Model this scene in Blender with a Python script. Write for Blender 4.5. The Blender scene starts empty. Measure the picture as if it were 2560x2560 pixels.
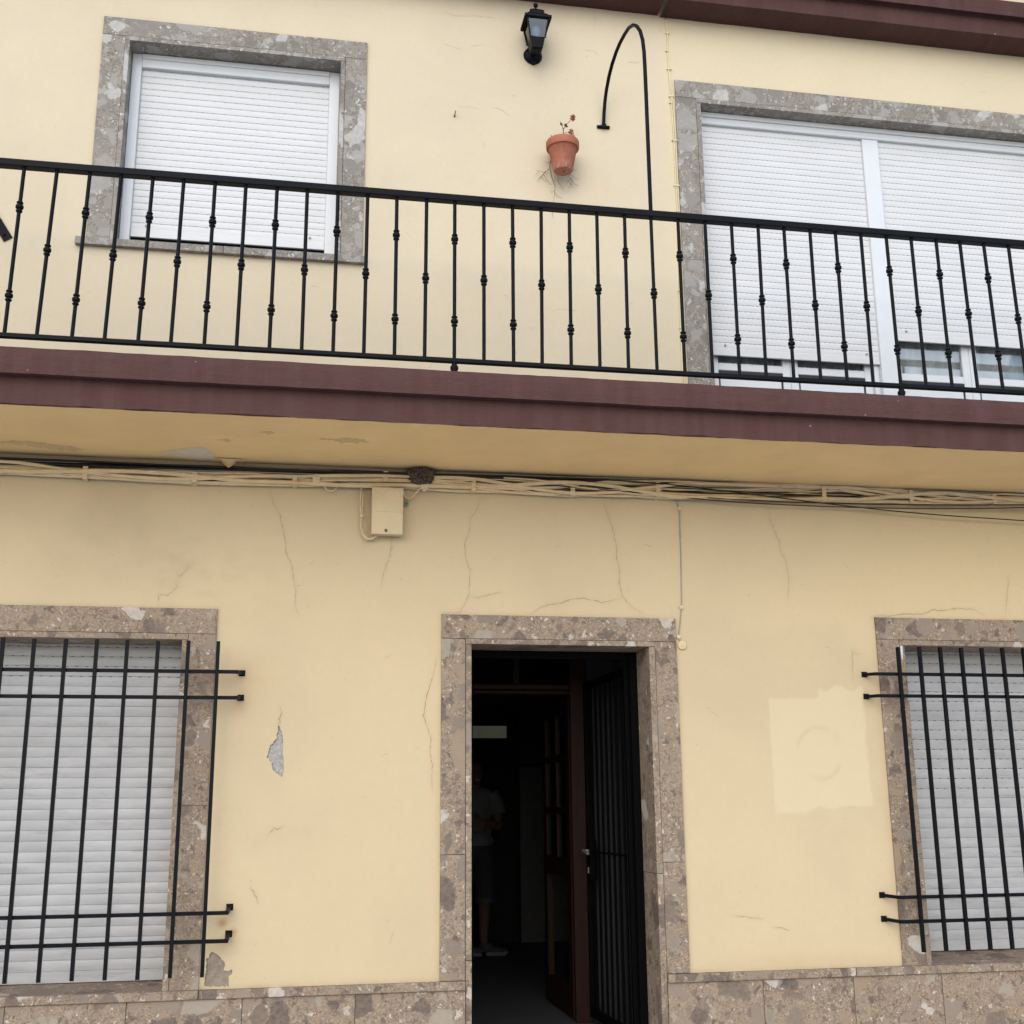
import bpy, bmesh, math, random
import numpy as np
from mathutils import Vector, Matrix
from mathutils.geometry import delaunay_2d_cdt

random.seed(7)
RNG = np.random.default_rng(11)
R = math.radians
SC = bpy.context.scene
COL = SC.collection

# ------------------------------------------------------------------ camera, sky, sun, exposure
def camera():
    yaw, pitch, roll = R(10.28550), R(13.87388), R(-0.50328)
    f = Vector((math.sin(yaw) * math.cos(pitch), math.cos(yaw) * math.cos(pitch), math.sin(pitch)))
    r = Vector((math.cos(yaw), -math.sin(yaw), 0))
    u = r.cross(f)
    cr, sr = math.cos(roll), math.sin(roll)
    rr, uu = r * cr + u * sr, u * cr - r * sr
    cd = bpy.data.cameras.new('camera')
    cd.sensor_fit = 'HORIZONTAL'
    cd.sensor_width = 36
    cd.lens = 36 * 2990.458 / 2560
    cd.clip_start, cd.clip_end = 0.05, 2000
    o = bpy.data.objects.new('camera', cd)
    m = Matrix((rr, uu, -f)).transposed().to_4x4()
    m.translation = Vector((-1.42901, -6.41325, 1.6))
    o.matrix_world = m
    COL.objects.link(o)
    SC.camera = o
camera()

SUN_EL, SUN_AZ = R(33), R(-160)          # azimuth from +y towards +x: behind the photographer, a little to the left
W = bpy.data.worlds.new('World')
SC.world = W
W.use_nodes = True
nt = W.node_tree
nt.nodes.clear()
sky = nt.nodes.new('ShaderNodeTexSky')
sky.sky_type = 'NISHITA'
sky.sun_disc = False
sky.sun_elevation = SUN_EL
sky.sun_rotation = SUN_AZ
sky.dust_density = 1.2
sky.air_density = 1.0
sky.ozone_density = 1.0
bg = nt.nodes.new('ShaderNodeBackground')
bg.inputs['Strength'].default_value = 0.15
wo = nt.nodes.new('ShaderNodeOutputWorld')
nt.links.new(sky.outputs[0], bg.inputs['Color'])
nt.links.new(bg.outputs[0], wo.inputs['Surface'])

sl = bpy.data.lights.new('sun', 'SUN')
sl.energy = 1.5
sl.angle = R(100)
sl.color = (1.0, 0.985, 0.965)
so = bpy.data.objects.new('sun', sl)
so.rotation_euler = Vector((math.sin(SUN_AZ) * math.cos(SUN_EL), math.cos(SUN_AZ) * math.cos(SUN_EL), math.sin(SUN_EL))).to_track_quat('Z', 'Y').to_euler()
COL.objects.link(so)

SC.view_settings.view_transform = 'Standard'
SC.view_settings.look = 'None'
SC.view_settings.exposure = 0.47
SC.view_settings.gamma = 1.0
SC.view_settings.use_curve_mapping = False

# ------------------------------------------------------------------ helpers
class MB:
    """Collects vertices and faces for ONE mesh."""
    def __init__(s):
        s.v, s.f, s.m, s.k = [], [], [], 0
    def add(s, vs, fs):
        b = len(s.v)
        s.v += [tuple(p) for p in vs]
        s.f += [tuple(b + i for i in q) for q in fs]
        s.m += [s.k] * len(fs)
        return s
    def box(s, x0, x1, y0, y1, z0, z1, c=0.0):
        if c <= 0:
            vs = [(x, y, z) for x in (x0, x1) for y in (y0, y1) for z in (z0, z1)]
            return s.add(vs, [(0, 1, 3, 2), (4, 6, 7, 5), (0, 4, 5, 1), (2, 3, 7, 6), (0, 2, 6, 4), (1, 5, 7, 3)])
        # chamfered on the front (-y) edges
        vs = [(x0, y1, z0), (x1, y1, z0), (x1, y1, z1), (x0, y1, z1),
              (x0, y0 + c, z0), (x1, y0 + c, z0), (x1, y0 + c, z1), (x0, y0 + c, z1),
              (x0 + c, y0, z0 + c), (x1 - c, y0, z0 + c), (x1 - c, y0, z1 - c), (x0 + c, y0, z1 - c)]
        fs = [(0, 3, 2, 1), (8, 9, 10, 11), (4, 5, 9, 8), (5, 6, 10, 9), (6, 7, 11, 10), (7, 4, 8, 11),
              (0, 1, 5, 4), (1, 2, 6, 5), (2, 3, 7, 6), (3, 0, 4, 7)]
        return s.add(vs, fs)
    def tube(s, pts, r, n=6, cap=True, flat=None):
        pts = [Vector(p) for p in pts]
        rs = r if hasattr(r, '__len__') else [r] * len(pts)
        up = Vector((0.013, 0.02, 1))
        vs, fs = [], []
        prev = None
        for i, p in enumerate(pts):
            a = pts[max(i - 1, 0)]
            b = pts[min(i + 1, len(pts) - 1)]
            t = (b - a).normalized()
            if prev is None:
                ref = up if abs(t.z) < 0.9 else Vector((1, 0, 0))
                x = t.cross(ref).normalized()
            else:
                x = (prev - t * prev.dot(t)).normalized()
            prev = x
            y = t.cross(x)
            for k in range(n):
                an = 2 * math.pi * (k + 0.5) / n
                q = p + (x * math.cos(an) + y * math.sin(an)) * rs[i]
                vs.append(q)
        for i in range(len(pts) - 1):
            for k in range(n):
                k2 = (k + 1) % n
                fs.append((i * n + k, i * n + k2, (i + 1) * n + k2, (i + 1) * n + k))
        if cap:
            fs.append(tuple(range(n))[::-1])
            fs.append(tuple((len(pts) - 1) * n + k for k in range(n)))
        return s.add(vs, fs)
    def bar(s, a, b, w, h):
        """rectangular bar from a to b, w across (horizontal), h the other way"""
        a, b = Vector(a), Vector(b)
        t = (b - a).normalized()
        ref = Vector((0, 0, 1)) if abs(t.z) < 0.9 else Vector((0, 1, 0))
        x = t.cross(ref).normalized()
        y = x.cross(t)
        vs = []
        for p in (a, b):
            for sx, sy in ((-1, -1), (1, -1), (1, 1), (-1, 1)):
                vs.append(p + x * sx * w / 2 + y * sy * h / 2)
        return s.add(vs, [(3, 2, 1, 0), (4, 5, 6, 7), (0, 1, 5, 4), (1, 2, 6, 5), (2, 3, 7, 6), (3, 0, 4, 7)])
    def lathe(s, prof, c=(0, 0, 0), n=16, axis='z'):
        vs, fs = [], []
        for (r, h) in prof:
            for k in range(n):
                a = 2 * math.pi * k / n
                if axis == 'z':
                    vs.append((c[0] + r * math.cos(a), c[1] + r * math.sin(a), c[2] + h))
                else:
                    vs.append((c[0] + r * math.cos(a), c[1] - h, c[2] + r * math.sin(a)))
        for i in range(len(prof) - 1):
            for k in range(n):
                k2 = (k + 1) % n
                fs.append((i * n + k, i * n + k2, (i + 1) * n + k2, (i + 1) * n + k))
        fs.append(tuple(range(n))[::-1])
        fs.append(tuple((len(prof) - 1) * n + k for k in range(n)))
        return s.add(vs, fs)
    def extrude(s, prof, x0, x1):
        """closed (y,z) outline extruded along x"""
        n = len(prof)
        vs = [(x0, y, z) for y, z in prof] + [(x1, y, z) for y, z in prof]
        fs = [(k, (k + 1) % n, n + (k + 1) % n, n + k) for k in range(n)]
        fs += [tuple(range(n))[::-1], tuple(range(n, 2 * n))]
        return s.add(vs, fs)
    def mesh(s, name, mats, off=(0, 0, 0), smooth=False):
        me = bpy.data.meshes.new(name)
        o = Vector(off)
        me.from_pydata([Vector(p) - o for p in s.v], [], s.f)
        for m in (mats if isinstance(mats, (list, tuple)) else [mats]):
            me.materials.append(m)
        if any(s.m):
            me.polygons.foreach_set('material_index', s.m)
        bm = bmesh.new()
        bm.from_mesh(me)
        bmesh.ops.recalc_face_normals(bm, faces=bm.faces)
        bm.to_mesh(me)
        bm.free()
        if smooth:
            me.polygons.foreach_set('use_smooth', [True] * len(me.polygons))
            try:
                me.set_sharp_from_angle(angle=R(40))
            except Exception:
                pass
        return me

def tag(o, label=None, cat=None, group=None, kind=None):
    if label: o['label'] = label
    if cat: o['category'] = cat
    if group: o['group'] = group
    if kind: o['kind'] = kind
    return o

def thing(name, loc, label, cat, group=None):
    o = bpy.data.objects.new(name, None)
    o.empty_display_size = 0.1
    o.location = loc
    COL.objects.link(o)
    return tag(o, label, cat, group)

def wloc(o):
    v = Vector((0, 0, 0))
    while o is not None:
        v += o.location
        o = o.parent
    return v

def link(name, me, parent=None, loc=(0, 0, 0)):
    o = bpy.data.objects.new(name, me)
    o.location = loc
    o.parent = parent
    COL.objects.link(o)
    return o

def part(name, mb, mat, parent=None, smooth=False, label=None):
    """a mesh given in world coordinates, linked under parent"""
    off = wloc(parent) if parent else Vector((0, 0, 0))
    o = link(name, mb.mesh(name, mat, off, smooth), parent)
    if label: o['label'] = label
    return o

# ------------------------------------------------------------------ value noise for paths and wear masks
def _hash(ix, iy, seed):
    h = (ix.astype(np.int64) * 374761393 + iy.astype(np.int64) * 668265263 + seed * 974634777) & 0xffffffff
    h = ((h ^ (h >> 13)) * 1274126177) & 0xffffffff
    return ((h ^ (h >> 16)) & 0xffff) / 65535.0
def vnoise(x, y, seed=0):
    x, y = np.asarray(x, float), np.asarray(y, float)
    ix, iy = np.floor(x), np.floor(y)
    fx, fy = x - ix, y - iy
    fx, fy = fx * fx * (3 - 2 * fx), fy * fy * (3 - 2 * fy)
    a, b = _hash(ix, iy, seed), _hash(ix + 1, iy, seed)
    c, d = _hash(ix, iy + 1, seed), _hash(ix + 1, iy + 1, seed)
    return (a * (1 - fx) + b * fx) * (1 - fy) + (c * (1 - fx) + d * fx) * fy
def fbm(x, y, seed=0, oct=4):
    t, a, s = 0, 0.5, 0
    for k in range(oct):
        t = t + a * vnoise(np.asarray(x) * 2 ** k, np.asarray(y) * 2 ** k, seed + k)
        s += a
        a *= 0.5
    return t / s
def sstep(a, b, x):
    t = np.clip((x - a) / (b - a), 0, 1)
    return t * t * (3 - 2 * t)

# ------------------------------------------------------------------ materials
class NT:
    def __init__(s, name):
        s.mat = bpy.data.materials.new(name)
        s.mat.use_nodes = True
        s.t = s.mat.node_tree
        s.b = s.t.nodes['Principled BSDF']
    def n(s, typ, ins=None, out=0, **props):
        nd = s.t.nodes.new('ShaderNode' + typ)
        for k, v in props.items():
            setattr(nd, k, v)
        for k, v in (ins or {}).items():
            s.set(nd.inputs[k], v)
        return nd.outputs[out]
    def set(s, sock, v):
        if isinstance(v, bpy.types.NodeSocket):
            s.t.links.new(v, sock)
        elif isinstance(v, (tuple, list)) and sock.type == 'RGBA' and len(v) == 3:
            sock.default_value = (*v, 1)
        else:
            sock.default_value = v
    def math(s, op, a, b=0.0, clamp=False):
        return s.n('Math', {0: a, 1: b}, operation=op, use_clamp=clamp)
    def mix(s, f, a, b, blend='MIX'):
        nd = s.t.nodes.new('ShaderNodeMix')
        nd.data_type = 'RGBA'
        nd.blend_type = blend
        s.set(nd.inputs[0], f)
        s.set(nd.inputs[6], a)
        s.set(nd.inputs[7], b)
        return nd.outputs[2]
    def ramp(s, f, stops, interp='LINEAR'):
        nd = s.t.nodes.new('ShaderNodeValToRGB')
        cr = nd.color_ramp
        cr.interpolation = interp
        while len(cr.elements) < len(stops):
            cr.elements.new(0.5)
        for e, (p, c) in zip(cr.elements, stops):
            e.position = p
            e.color = (*c, 1) if hasattr(c, '__len__') else (c, c, c, 1)
        s.set(nd.inputs[0], f)
        return nd.outputs[0]
    def mr(s, v, a, b, c=0.0, d=1.0):
        return s.n('MapRange', {0: v, 1: a, 2: b, 3: c, 4: d}, clamp=True)
    def vec(s, op, a, b):
        nd = s.t.nodes.new('ShaderNodeVectorMath')
        nd.operation = op
        s.set(nd.inputs[0], a)
        if op == 'SCALE': s.set(nd.inputs['Scale'], b)
        else: s.set(nd.inputs[1], b)
        return nd.outputs[0]
    def coords(s):
        return s.n('TexCoord', out=3)
    def noise(s, v, scale, detail=3.0, rough=0.55, color=False):
        return s.n('TexNoise', {'Vector': v, 'Scale': scale, 'Detail': detail, 'Roughness': rough}, out=1 if color else 0)
    def stretch(s, v, sc):
        return s.n('Mapping', {'Vector': v, 'Scale': sc})
    def done(s, color=None, rough=None, bump=None, bdist=0.002, bstr=1.0, metal=None, spec=None):
        if color is not None: s.set(s.b.inputs['Base Color'], color)
        if rough is not None: s.set(s.b.inputs['Roughness'], rough)
        if metal is not None: s.set(s.b.inputs['Metallic'], metal)
        if spec is not None: s.set(s.b.inputs['Specular IOR Level'], spec)
        if bump is not None:
            s.set(s.b.inputs['Normal'], s.n('Bump', {'Height': bump, 'Distance': bdist, 'Strength': bstr}))
        return s.mat

def paint_wall(name, base, right):
    m = NT(name)
    P = m.coords()
    dirt_shade = m.n('Attribute', out=2, attribute_name='dirt_shade')
    rust = m.n('Attribute', out=2, attribute_name='rust')
    patch = m.n('Attribute', out=2, attribute_name='patch')
    tint = m.n('Attribute', out=2, attribute_name='tint')
    big = m.noise(P, 1.3, 4, 0.6)
    c = m.mix(m.mr(big, 0.3, 0.7), base, tuple(k * 0.93 for k in base))
    c = m.mix(tint, c, right)
    fine = m.noise(P, 26, 4, 0.65)
    c = m.mix(m.mr(fine, 0.35, 0.75, 0, 0.22), c, tuple(k * 0.82 for k in base))
    # short horizontal trowel nicks
    nick = m.noise(m.stretch(P, (9, 9, 42)), 3.0, 3, 0.6)
    nm = m.mr(nick, 0.66, 0.76)
    c = m.mix(m.math('MULTIPLY', nm, 0.12), c, tuple(k * 0.6 for k in base))
    # tiny dark specks
    sp = m.n('TexVoronoi', {'Vector': P, 'Scale': 14.0}, out=0)
    c = m.mix(m.math('MULTIPLY', m.mr(sp, 0.045, 0.03), 0.5), c, (0.2, 0.14, 0.09))
    dn = m.math('MULTIPLY', dirt_shade, m.mr(m.noise(P, 7, 6, 0.7), 0.2, 0.8, 0.45, 1.2), True)
    c = m.mix(dn, c, (0.30, 0.225, 0.15))
    c = m.mix(rust, c, (0.34, 0.15, 0.045))
    c = m.mix(patch, c, (0.68, 0.57, 0.38))
    h = m.math('ADD', m.math('MULTIPLY', m.noise(P, 45, 5, 0.6), 0.5), m.math('MULTIPLY', m.noise(m.stretch(P, (1, 1, 1.8)), 5, 5, 0.55), 1.2))
    h = m.math('SUBTRACT', h, m.math('MULTIPLY', nm, 0.35))
    return m.done(c, 0.85, h, 0.004, 0.5, spec=0.2)

def breccia(name, matrix, clasts, pit, white):
    m = NT(name)
    rnd = m.n('ObjectInfo', out=5)
    P = m.vec('ADD', m.coords(), m.vec('SCALE', m.n('CombineXYZ', {0: rnd, 1: m.math('MULTIPLY', rnd, 7.3), 2: m.math('MULTIPLY', rnd, 3.1)}), 23.0))
    warp = m.vec('SCALE', m.vec('SUBTRACT', m.noise(P, 14, 3, 0.6, True), (0.5, 0.5, 0.5)), 0.075)
    Q = m.vec('ADD', P, warp)
    # fine groundmass of small fragments
    small = m.n('TexVoronoi', {'Vector': Q, 'Scale': 95.0, 'Randomness': 1.0}, out=1)
    sv = m.n('SeparateColor', {0: small})
    c = m.mix(m.mr(m.noise(P, 60, 4, 0.7), 0.3, 0.72), matrix, tuple(k * 0.74 for k in matrix))
    g = m.n('SeparateColor', {0: m.n('TexVoronoi', {'Vector': P, 'Scale': 150.0}, out=1)})
    c = m.mix(m.mr(g, 0.72, 0.80, 0, 0.55), c, tuple(k * 0.52 for k in matrix))
    c = m.mix(m.mr(g, 0.24, 0.16, 0, 0.50), c, tuple(k * 1.45 for k in matrix))
    c = m.mix(m.mr(sv, 0.86, 0.90), c, pit)
    c = m.mix(m.math('MULTIPLY', m.mr(sv, 0.025, 0.015), 0.8), c, white)
    c = m.mix(m.math('MULTIPLY', m.mr(m.noise(P, 3.5, 2), 0.4, 0.65), 0.35), c, tuple(k * 1.16 for k in matrix))
    # clasts of three sizes, only some cells kept, rims uneven
    for sc, keep, w0 in ((52.0, 0.62, 0.0020), (24.0, 0.56, 0.0038), (12.0, 0.54, 0.0055), (7.0, 0.55, 0.0085)):
        S = m.stretch(Q, (1.0, 1.0, 0.86))
        cell = m.n('TexVoronoi', {'Vector': S, 'Scale': sc}, out=1)
        edge = m.n('TexVoronoi', {'Vector': S, 'Scale': sc}, out=0, feature='DISTANCE_TO_EDGE')
        sep = m.t.nodes.new('ShaderNodeSeparateColor')
        m.set(sep.inputs[0], cell)
        on = m.mr(sep.outputs[0], keep, keep + 0.01)
        # edge distance is in scaled space
        lim = m.math('ADD', w0 * sc, m.math('MULTIPLY', sep.outputs[2], 0.16))
        inside = m.n('MapRange', {0: edge, 1: lim, 2: m.math('ADD', lim, 0.05), 3: 0.0, 4: 1.0}, clamp=True)
        mask = m.math('MULTIPLY', on, inside)
        cc = m.ramp(sep.outputs[1], clasts, 'CONSTANT')
        cc = m.mix(m.mr(m.noise(Q, 46, 6, 0.75), 0.38, 0.68, 0, 0.6), cc, tuple(k * 0.95 for k in matrix))
        c = m.mix(m.math('MULTIPLY', mask, 0.92), c, cc)
    # pale veins
    ve = m.n('TexVoronoi', {'Vector': m.vec('ADD', P, m.vec('SCALE', m.noise(P, 5, 3, 0.6, True), 0.22)), 'Scale': 7.5}, out=0, feature='DISTANCE_TO_EDGE')
    vm = m.math('MULTIPLY', m.mr(ve, 0.022, 0.006), m.mr(m.noise(P, 4.2, 2), 0.54, 0.63))
    c = m.mix(m.math('MULTIPLY', vm, 0.16), c, white)
    h = m.math('SUBTRACT', m.noise(P, 120, 3, 0.6), m.mr(sv, 0.9, 0.93))
    return m.done(c, 0.62, h, 0.0012, 0.35, spec=0.35)

def metal_paint(name, col, rough=0.42):
    m = NT(name)
    P = m.coords()
    n = m.noise(P, 30, 4, 0.65)
    c = m.mix(m.mr(n, 0.45, 0.8, 0, 0.6), col, tuple(k * 1.7 + 0.002 for k in col))
    ru = m.noise(P, 55, 5, 0.75)
    c = m.mix(m.mr(ru, 0.70, 0.78, 0, 0.7), c, (0.045, 0.018, 0.009))
    return m.done(c, m.mr(n, 0.3, 0.7, rough - 0.06, rough + 0.14), m.noise(P, 140, 3), 0.0006, 0.5, spec=0.07)

def plain(name, col, rough=0.6, var=0.12, scale=20.0, bump=0.0, spec=0.4, metal=0.0):
    m = NT(name)
    P = m.coords()
    n = m.noise(P, scale, 4, 0.65)
    c = m.mix(m.mr(n, 0.3, 0.75), col, tuple(k * (1 - var) for k in col))
    return m.done(c, rough, m.noise(P, scale * 4, 3) if bump else None, bump or 0.001, 0.6, metal, spec)

def fascia_paint(name, col):
    m = NT(name)
    P = m.coords()
    st = m.noise(m.stretch(P, (4.2, 1.0, 0.30)), 2.2, 6, 0.68)
    c = m.mix(m.mr(st, 0.42, 0.72, 0, 0.55), col, (col[0] * 1.35, col[1] * 1.62, col[2] * 1.6))
    c = m.mix(m.mr(m.noise(P, 9, 5, 0.7), 0.5, 0.78, 0, 0.5), c, tuple(k * 0.7 for k in col))
    sc = m.noise(m.stretch(P, (14, 6, 60)), 2.0, 4, 0.7)
    c = m.mix(m.mr(sc, 0.70, 0.78, 0, 0.35), c, (col[0] * 1.9, col[1] * 1.7, col[2] * 1.6))
    sp = m.n('TexVoronoi', {'Vector': P, 'Scale': 7.0}, out=0)
    c = m.mix(m.math('MULTIPLY', m.mr(sp, 0.035, 0.02), 0.7), c, (0.5, 0.42, 0.36))
    h = m.math('ADD', m.math('MULTIPLY', m.noise(m.stretch(P, (1, 1, 3)), 22, 5, 0.65), 1.0), m.math('MULTIPLY', m.noise(P, 90, 3), 0.3))
    return m.done(c, 0.68, h, 0.007, 0.85, spec=0.14)

def soffit_paint(name, col):
    m = NT(name)
    P = m.coords()
    c = m.mix(m.mr(m.noise(P, 2.2, 5, 0.6), 0.3, 0.72), col, tuple(k * 0.88 for k in col))
    br = m.noise(m.stretch(P, (2, 12, 1)), 3.5, 5, 0.7)
    c = m.mix(m.mr(br, 0.62, 0.74, 0, 0.28), c, (col[0] * 1.15, col[1] * 1.2, col[2] * 1.45))
    dirt_shade = m.n('Attribute', out=2, attribute_name='dirt_shade')
    c = m.mix(dirt_shade, c, (0.17, 0.125, 0.085))
    h = m.math('ADD', m.noise(m.stretch(P, (1, 3, 1)), 9, 5, 0.6), m.math('MULTIPLY', m.noise(P, 60, 3), 0.3))
    return m.done(c, 0.8, h, 0.005, 0.6, spec=0.25)

def shutter_plastic(name, col, grime):
    m = NT(name)
    P = m.n('NewGeometry', out=0)
    n = m.noise(m.stretch(P, (0.8, 1, 3.0)), 4.0, 5, 0.65)
    c = m.mix(m.mr(n, 0.35, 0.75, 0, grime), col, tuple(k * 0.72 for k in col))
    sm = m.noise(m.stretch(P, (1.5, 1, 14)), 2.2, 5, 0.75)
    c = m.mix(m.mr(sm, 0.58, 0.74, 0, grime * 0.9), c, (col[0] * 0.55, col[1] * 0.53, col[2] * 0.5))
    return m.done(c, 0.42, spec=0.4)

def mud(name):
    m = NT(name)
    P = m.coords()
    v = m.n('TexVoronoi', {'Vector': P, 'Scale': 95.0}, out=0)
    c = m.mix(m.mr(v, 0.1, 0.6), (0.21, 0.165, 0.125), (0.075, 0.055, 0.04))
    return m.done(c, 0.95, m.math('MULTIPLY', v, -1.0), 0.006, 1.0, spec=0.1)

def terracotta(name):
    m = NT(name)
    P = m.coords()
    c = m.mix(m.mr(m.noise(P, 16, 5, 0.65), 0.35, 0.7), (0.40, 0.145, 0.088), (0.31, 0.105, 0.066))
    salt = m.attr = m.noise(m.stretch(P, (40, 40, 14)), 1.6, 5, 0.7)
    z = m.t.nodes.new('ShaderNodeSeparateXYZ')
    m.set(z.inputs[0], P)
    low = m.mr(z.outputs[2], 0.055, 0.0)
    c = m.mix(m.math('MULTIPLY', m.mr(salt, 0.42, 0.6), m.math('ADD', m.math('MULTIPLY', low, 0.5), 0.06)), c, (0.5, 0.36, 0.3))
    return m.done(c, 0.85, m.noise(P, 120, 3), 0.001, 0.5, spec=0.2)

def wood_dark(name, col):
    m = NT(name)
    P = m.coords()
    n = m.noise(m.stretch(P, (6, 6, 0.7)), 8, 5, 0.65)
    c = m.mix(m.mr(n, 0.3, 0.7), col, tuple(k * 0.5 for k in col))
    return m.done(c, 0.5, n, 0.001, 0.3, spec=0.15)

def glass_mat(name, tint=(0.9, 0.95, 1.0), gl=0.06):
    m = NT(name)
    t = m.t
    tr = t.nodes.new('ShaderNodeBsdfTransparent')
    tr.inputs[0].default_value = (*tint, 1)
    g = t.nodes.new('ShaderNodeBsdfGlossy')
    g.inputs['Roughness'].default_value = 0.02
    lw = t.nodes.new('ShaderNodeFresnel')
    lw.inputs[0].default_value = 1.5
    ad = m.math('ADD', lw.outputs[0], gl, True)
    mx = t.nodes.new('ShaderNodeMixShader')
    t.links.new(ad, mx.inputs[0])
    t.links.new(tr.outputs[0], mx.inputs[1])
    t.links.new(g.outputs[0], mx.inputs[2])
    t.links.new(mx.outputs[0], t.nodes['Material Output'].inputs[0])
    return m.mat

def pavement(name, col, grid):
    m = NT(name)
    P = m.coords()
    c = m.mix(m.mr(m.noise(P, 3, 6, 0.7), 0.3, 0.7), col, tuple(k * 0.75 for k in col))
    c = m.mix(m.mr(m.noise(P, 120, 3, 0.7), 0.3, 0.7, 0, 0.4), c, tuple(k * 1.3 for k in col))
    return m.done(c, 0.85, m.noise(P, 80, 4), 0.003, 0.5)

M = {}
WALL = (0.72, 0.615, 0.435)
M['wall_lo'] = paint_wall('cream_wall_paint', (0.602, 0.483, 0.305), (0.61, 0.483, 0.285))
M['wall_up'] = paint_wall('cream_wall_paint_skylit', (0.652, 0.560, 0.402), (0.66, 0.563, 0.365))  # paler, cooler copy of the cream; sky light put into the colour
M['render'] = plain('bare_grey_render', (0.47, 0.45, 0.42), 0.95, 0.5, 70, 0.006, 0.1)
M['render_brown'] = plain('bare_brown_render', (0.36, 0.30, 0.235), 0.95, 0.45, 35, 0.006, 0.1)
M['crack'] = plain('crack_shadow', (0.385, 0.295, 0.185), 0.95, 0.2, 40, 0, 0.1)
M['stone_lo'] = breccia('brown_breccia_stone', (0.292, 0.219, 0.154),
    [(0.0, (0.145, 0.110, 0.088)), (0.26, (0.24, 0.195, 0.152)), (0.42, (0.095, 0.072, 0.061)), (0.63, (0.195, 0.155, 0.125)), (0.74, (0.33, 0.290, 0.235)), (0.85, (0.29, 0.215, 0.145)), (0.93, (0.52, 0.48, 0.42))],
    (0.16, 0.115, 0.09), (0.58, 0.53, 0.46))
M['stone_up'] = breccia('breccia_stone_skylit', (0.258, 0.230, 0.190),  # same stone as the brown one, cool sky light put into its colour
    [(0.0, (0.205, 0.188, 0.168)), (0.26, (0.32, 0.305, 0.28)), (0.52, (0.165, 0.145, 0.125)), (0.64, (0.37, 0.355, 0.325)), (0.82, (0.26, 0.238, 0.21)), (0.91, (0.48, 0.47, 0.44))],
    (0.15, 0.13, 0.115), (0.60, 0.59, 0.57))
M['iron'] = metal_paint('black_iron_paint', (0.0058, 0.0066, 0.0082), 0.33)
M['fascia'] = fascia_paint('maroon_fascia_paint', (0.083, 0.0395, 0.035))
M['cornice'] = fascia_paint('maroon_cornice_paint', (0.076, 0.0355, 0.0315))
M['soffit'] = soffit_paint('ochre_soffit_paint', (0.87, 0.63, 0.315))
M['paint_chip'] = plain('flaked_paint', (0.70, 0.62, 0.50), 0.85, 0.15, 20, 0.002, 0.2)
M['chip_ochre'] = plain('ochre_paint_flake', (0.66, 0.50, 0.28), 0.85, 0.15, 20, 0.002, 0.2)
M['white_alu'] = plain('white_aluminium', (0.64, 0.66, 0.675), 0.35, 0.05, 6, 0, 0.5)
M['shut_white'] = shutter_plastic('white_shutter_plastic', (0.625, 0.630, 0.630), 0.28)
M['shut_grey'] = shutter_plastic('grimy_shutter_plastic', (0.50, 0.495, 0.49), 0.85)
M['slot'] = plain('shutter_slot_dark', (0.02, 0.02, 0.02), 0.9, 0.1, 20, 0, 0.1)
M['slot_soft'] = plain('shutter_slot_grey', (0.33, 0.31, 0.30), 0.9, 0.1, 20, 0, 0.1)
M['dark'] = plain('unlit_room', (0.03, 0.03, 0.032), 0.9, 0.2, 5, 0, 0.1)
M['rubber'] = plain('black_gasket', (0.015, 0.015, 0.017), 0.5, 0.1, 20)
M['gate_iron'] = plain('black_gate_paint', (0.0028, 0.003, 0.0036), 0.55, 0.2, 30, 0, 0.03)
M['glass'] = glass_mat('window_glass', (0.90, 0.93, 0.94), 0.05)
M['lamp_glass'] = glass_mat('lantern_glass', (0.42, 0.55, 0.70), 0.04)
M['curtain'] = plain('grey_curtain', (0.66, 0.65, 0.63), 0.9, 0.1, 10)
M['bulb'] = plain('bulb_glass', (0.30, 0.33, 0.36), 0.25, 0.05, 10)
M['pot'] = terracotta('terracotta_clay')
M['soil'] = plain('dry_soil', (0.05, 0.035, 0.025), 0.95, 0.3, 60, 0.004, 0.1)
M['twig'] = plain('dry_twig', (0.055, 0.042, 0.032), 0.9, 0.3, 40)
M['petal'] = plain('withered_petal', (0.52, 0.22, 0.13), 0.8, 0.3, 60)
M['leaf'] = plain('withered_leaf', (0.075, 0.045, 0.025), 0.8, 0.3, 60)
def cable_paint(name):
    m = NT(name)
    P = m.coords()
    c = m.mix(m.mr(m.noise(P, 12, 4, 0.6), 0.3, 0.7), (0.70, 0.56, 0.35), (0.60, 0.47, 0.29))
    st = m.noise(m.stretch(P, (5, 60, 60)), 1.0, 5, 0.7)
    c = m.mix(m.mr(st, 0.60, 0.68, 0, 0.85), c, (0.13, 0.12, 0.075))
    return m.done(c, 0.75, m.noise(m.stretch(P, (1, 3, 3)), 40, 4, 0.6), 0.004, 0.8, spec=0.25)
M['cable_cream'] = cable_paint('painted_cable')
M['cable_up'] = plain('painted_thin_cable', (0.72, 0.63, 0.42), 0.7, 0.15, 14, 0, 0.3)
M['cable_black'] = plain('black_cable', (0.012, 0.012, 0.013), 0.4, 0.2, 20)
M['cable_grey'] = plain('grey_cable', (0.36, 0.33, 0.28), 0.6, 0.3, 20)
M['box_cream'] = plain('painted_plastic_box', (0.66, 0.53, 0.33), 0.6, 0.12, 9, 0.0008, 0.35)
M['mud'] = mud('dried_mud')
M['brass'] = plain('dull_brass', (0.12, 0.10, 0.075), 0.4, 0.3, 60, 0, 0.5, 0.8)
M['steel'] = plain('brushed_steel', (0.42, 0.41, 0.40), 0.35, 0.2, 60, 0, 0.5, 0.7)
M['wood'] = wood_dark('dark_red_wood', (0.024, 0.0078, 0.0048))
M['hall_wall'] = plain('hall_wall_paint', (0.042, 0.044, 0.049), 0.8, 0.15, 4)
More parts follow.
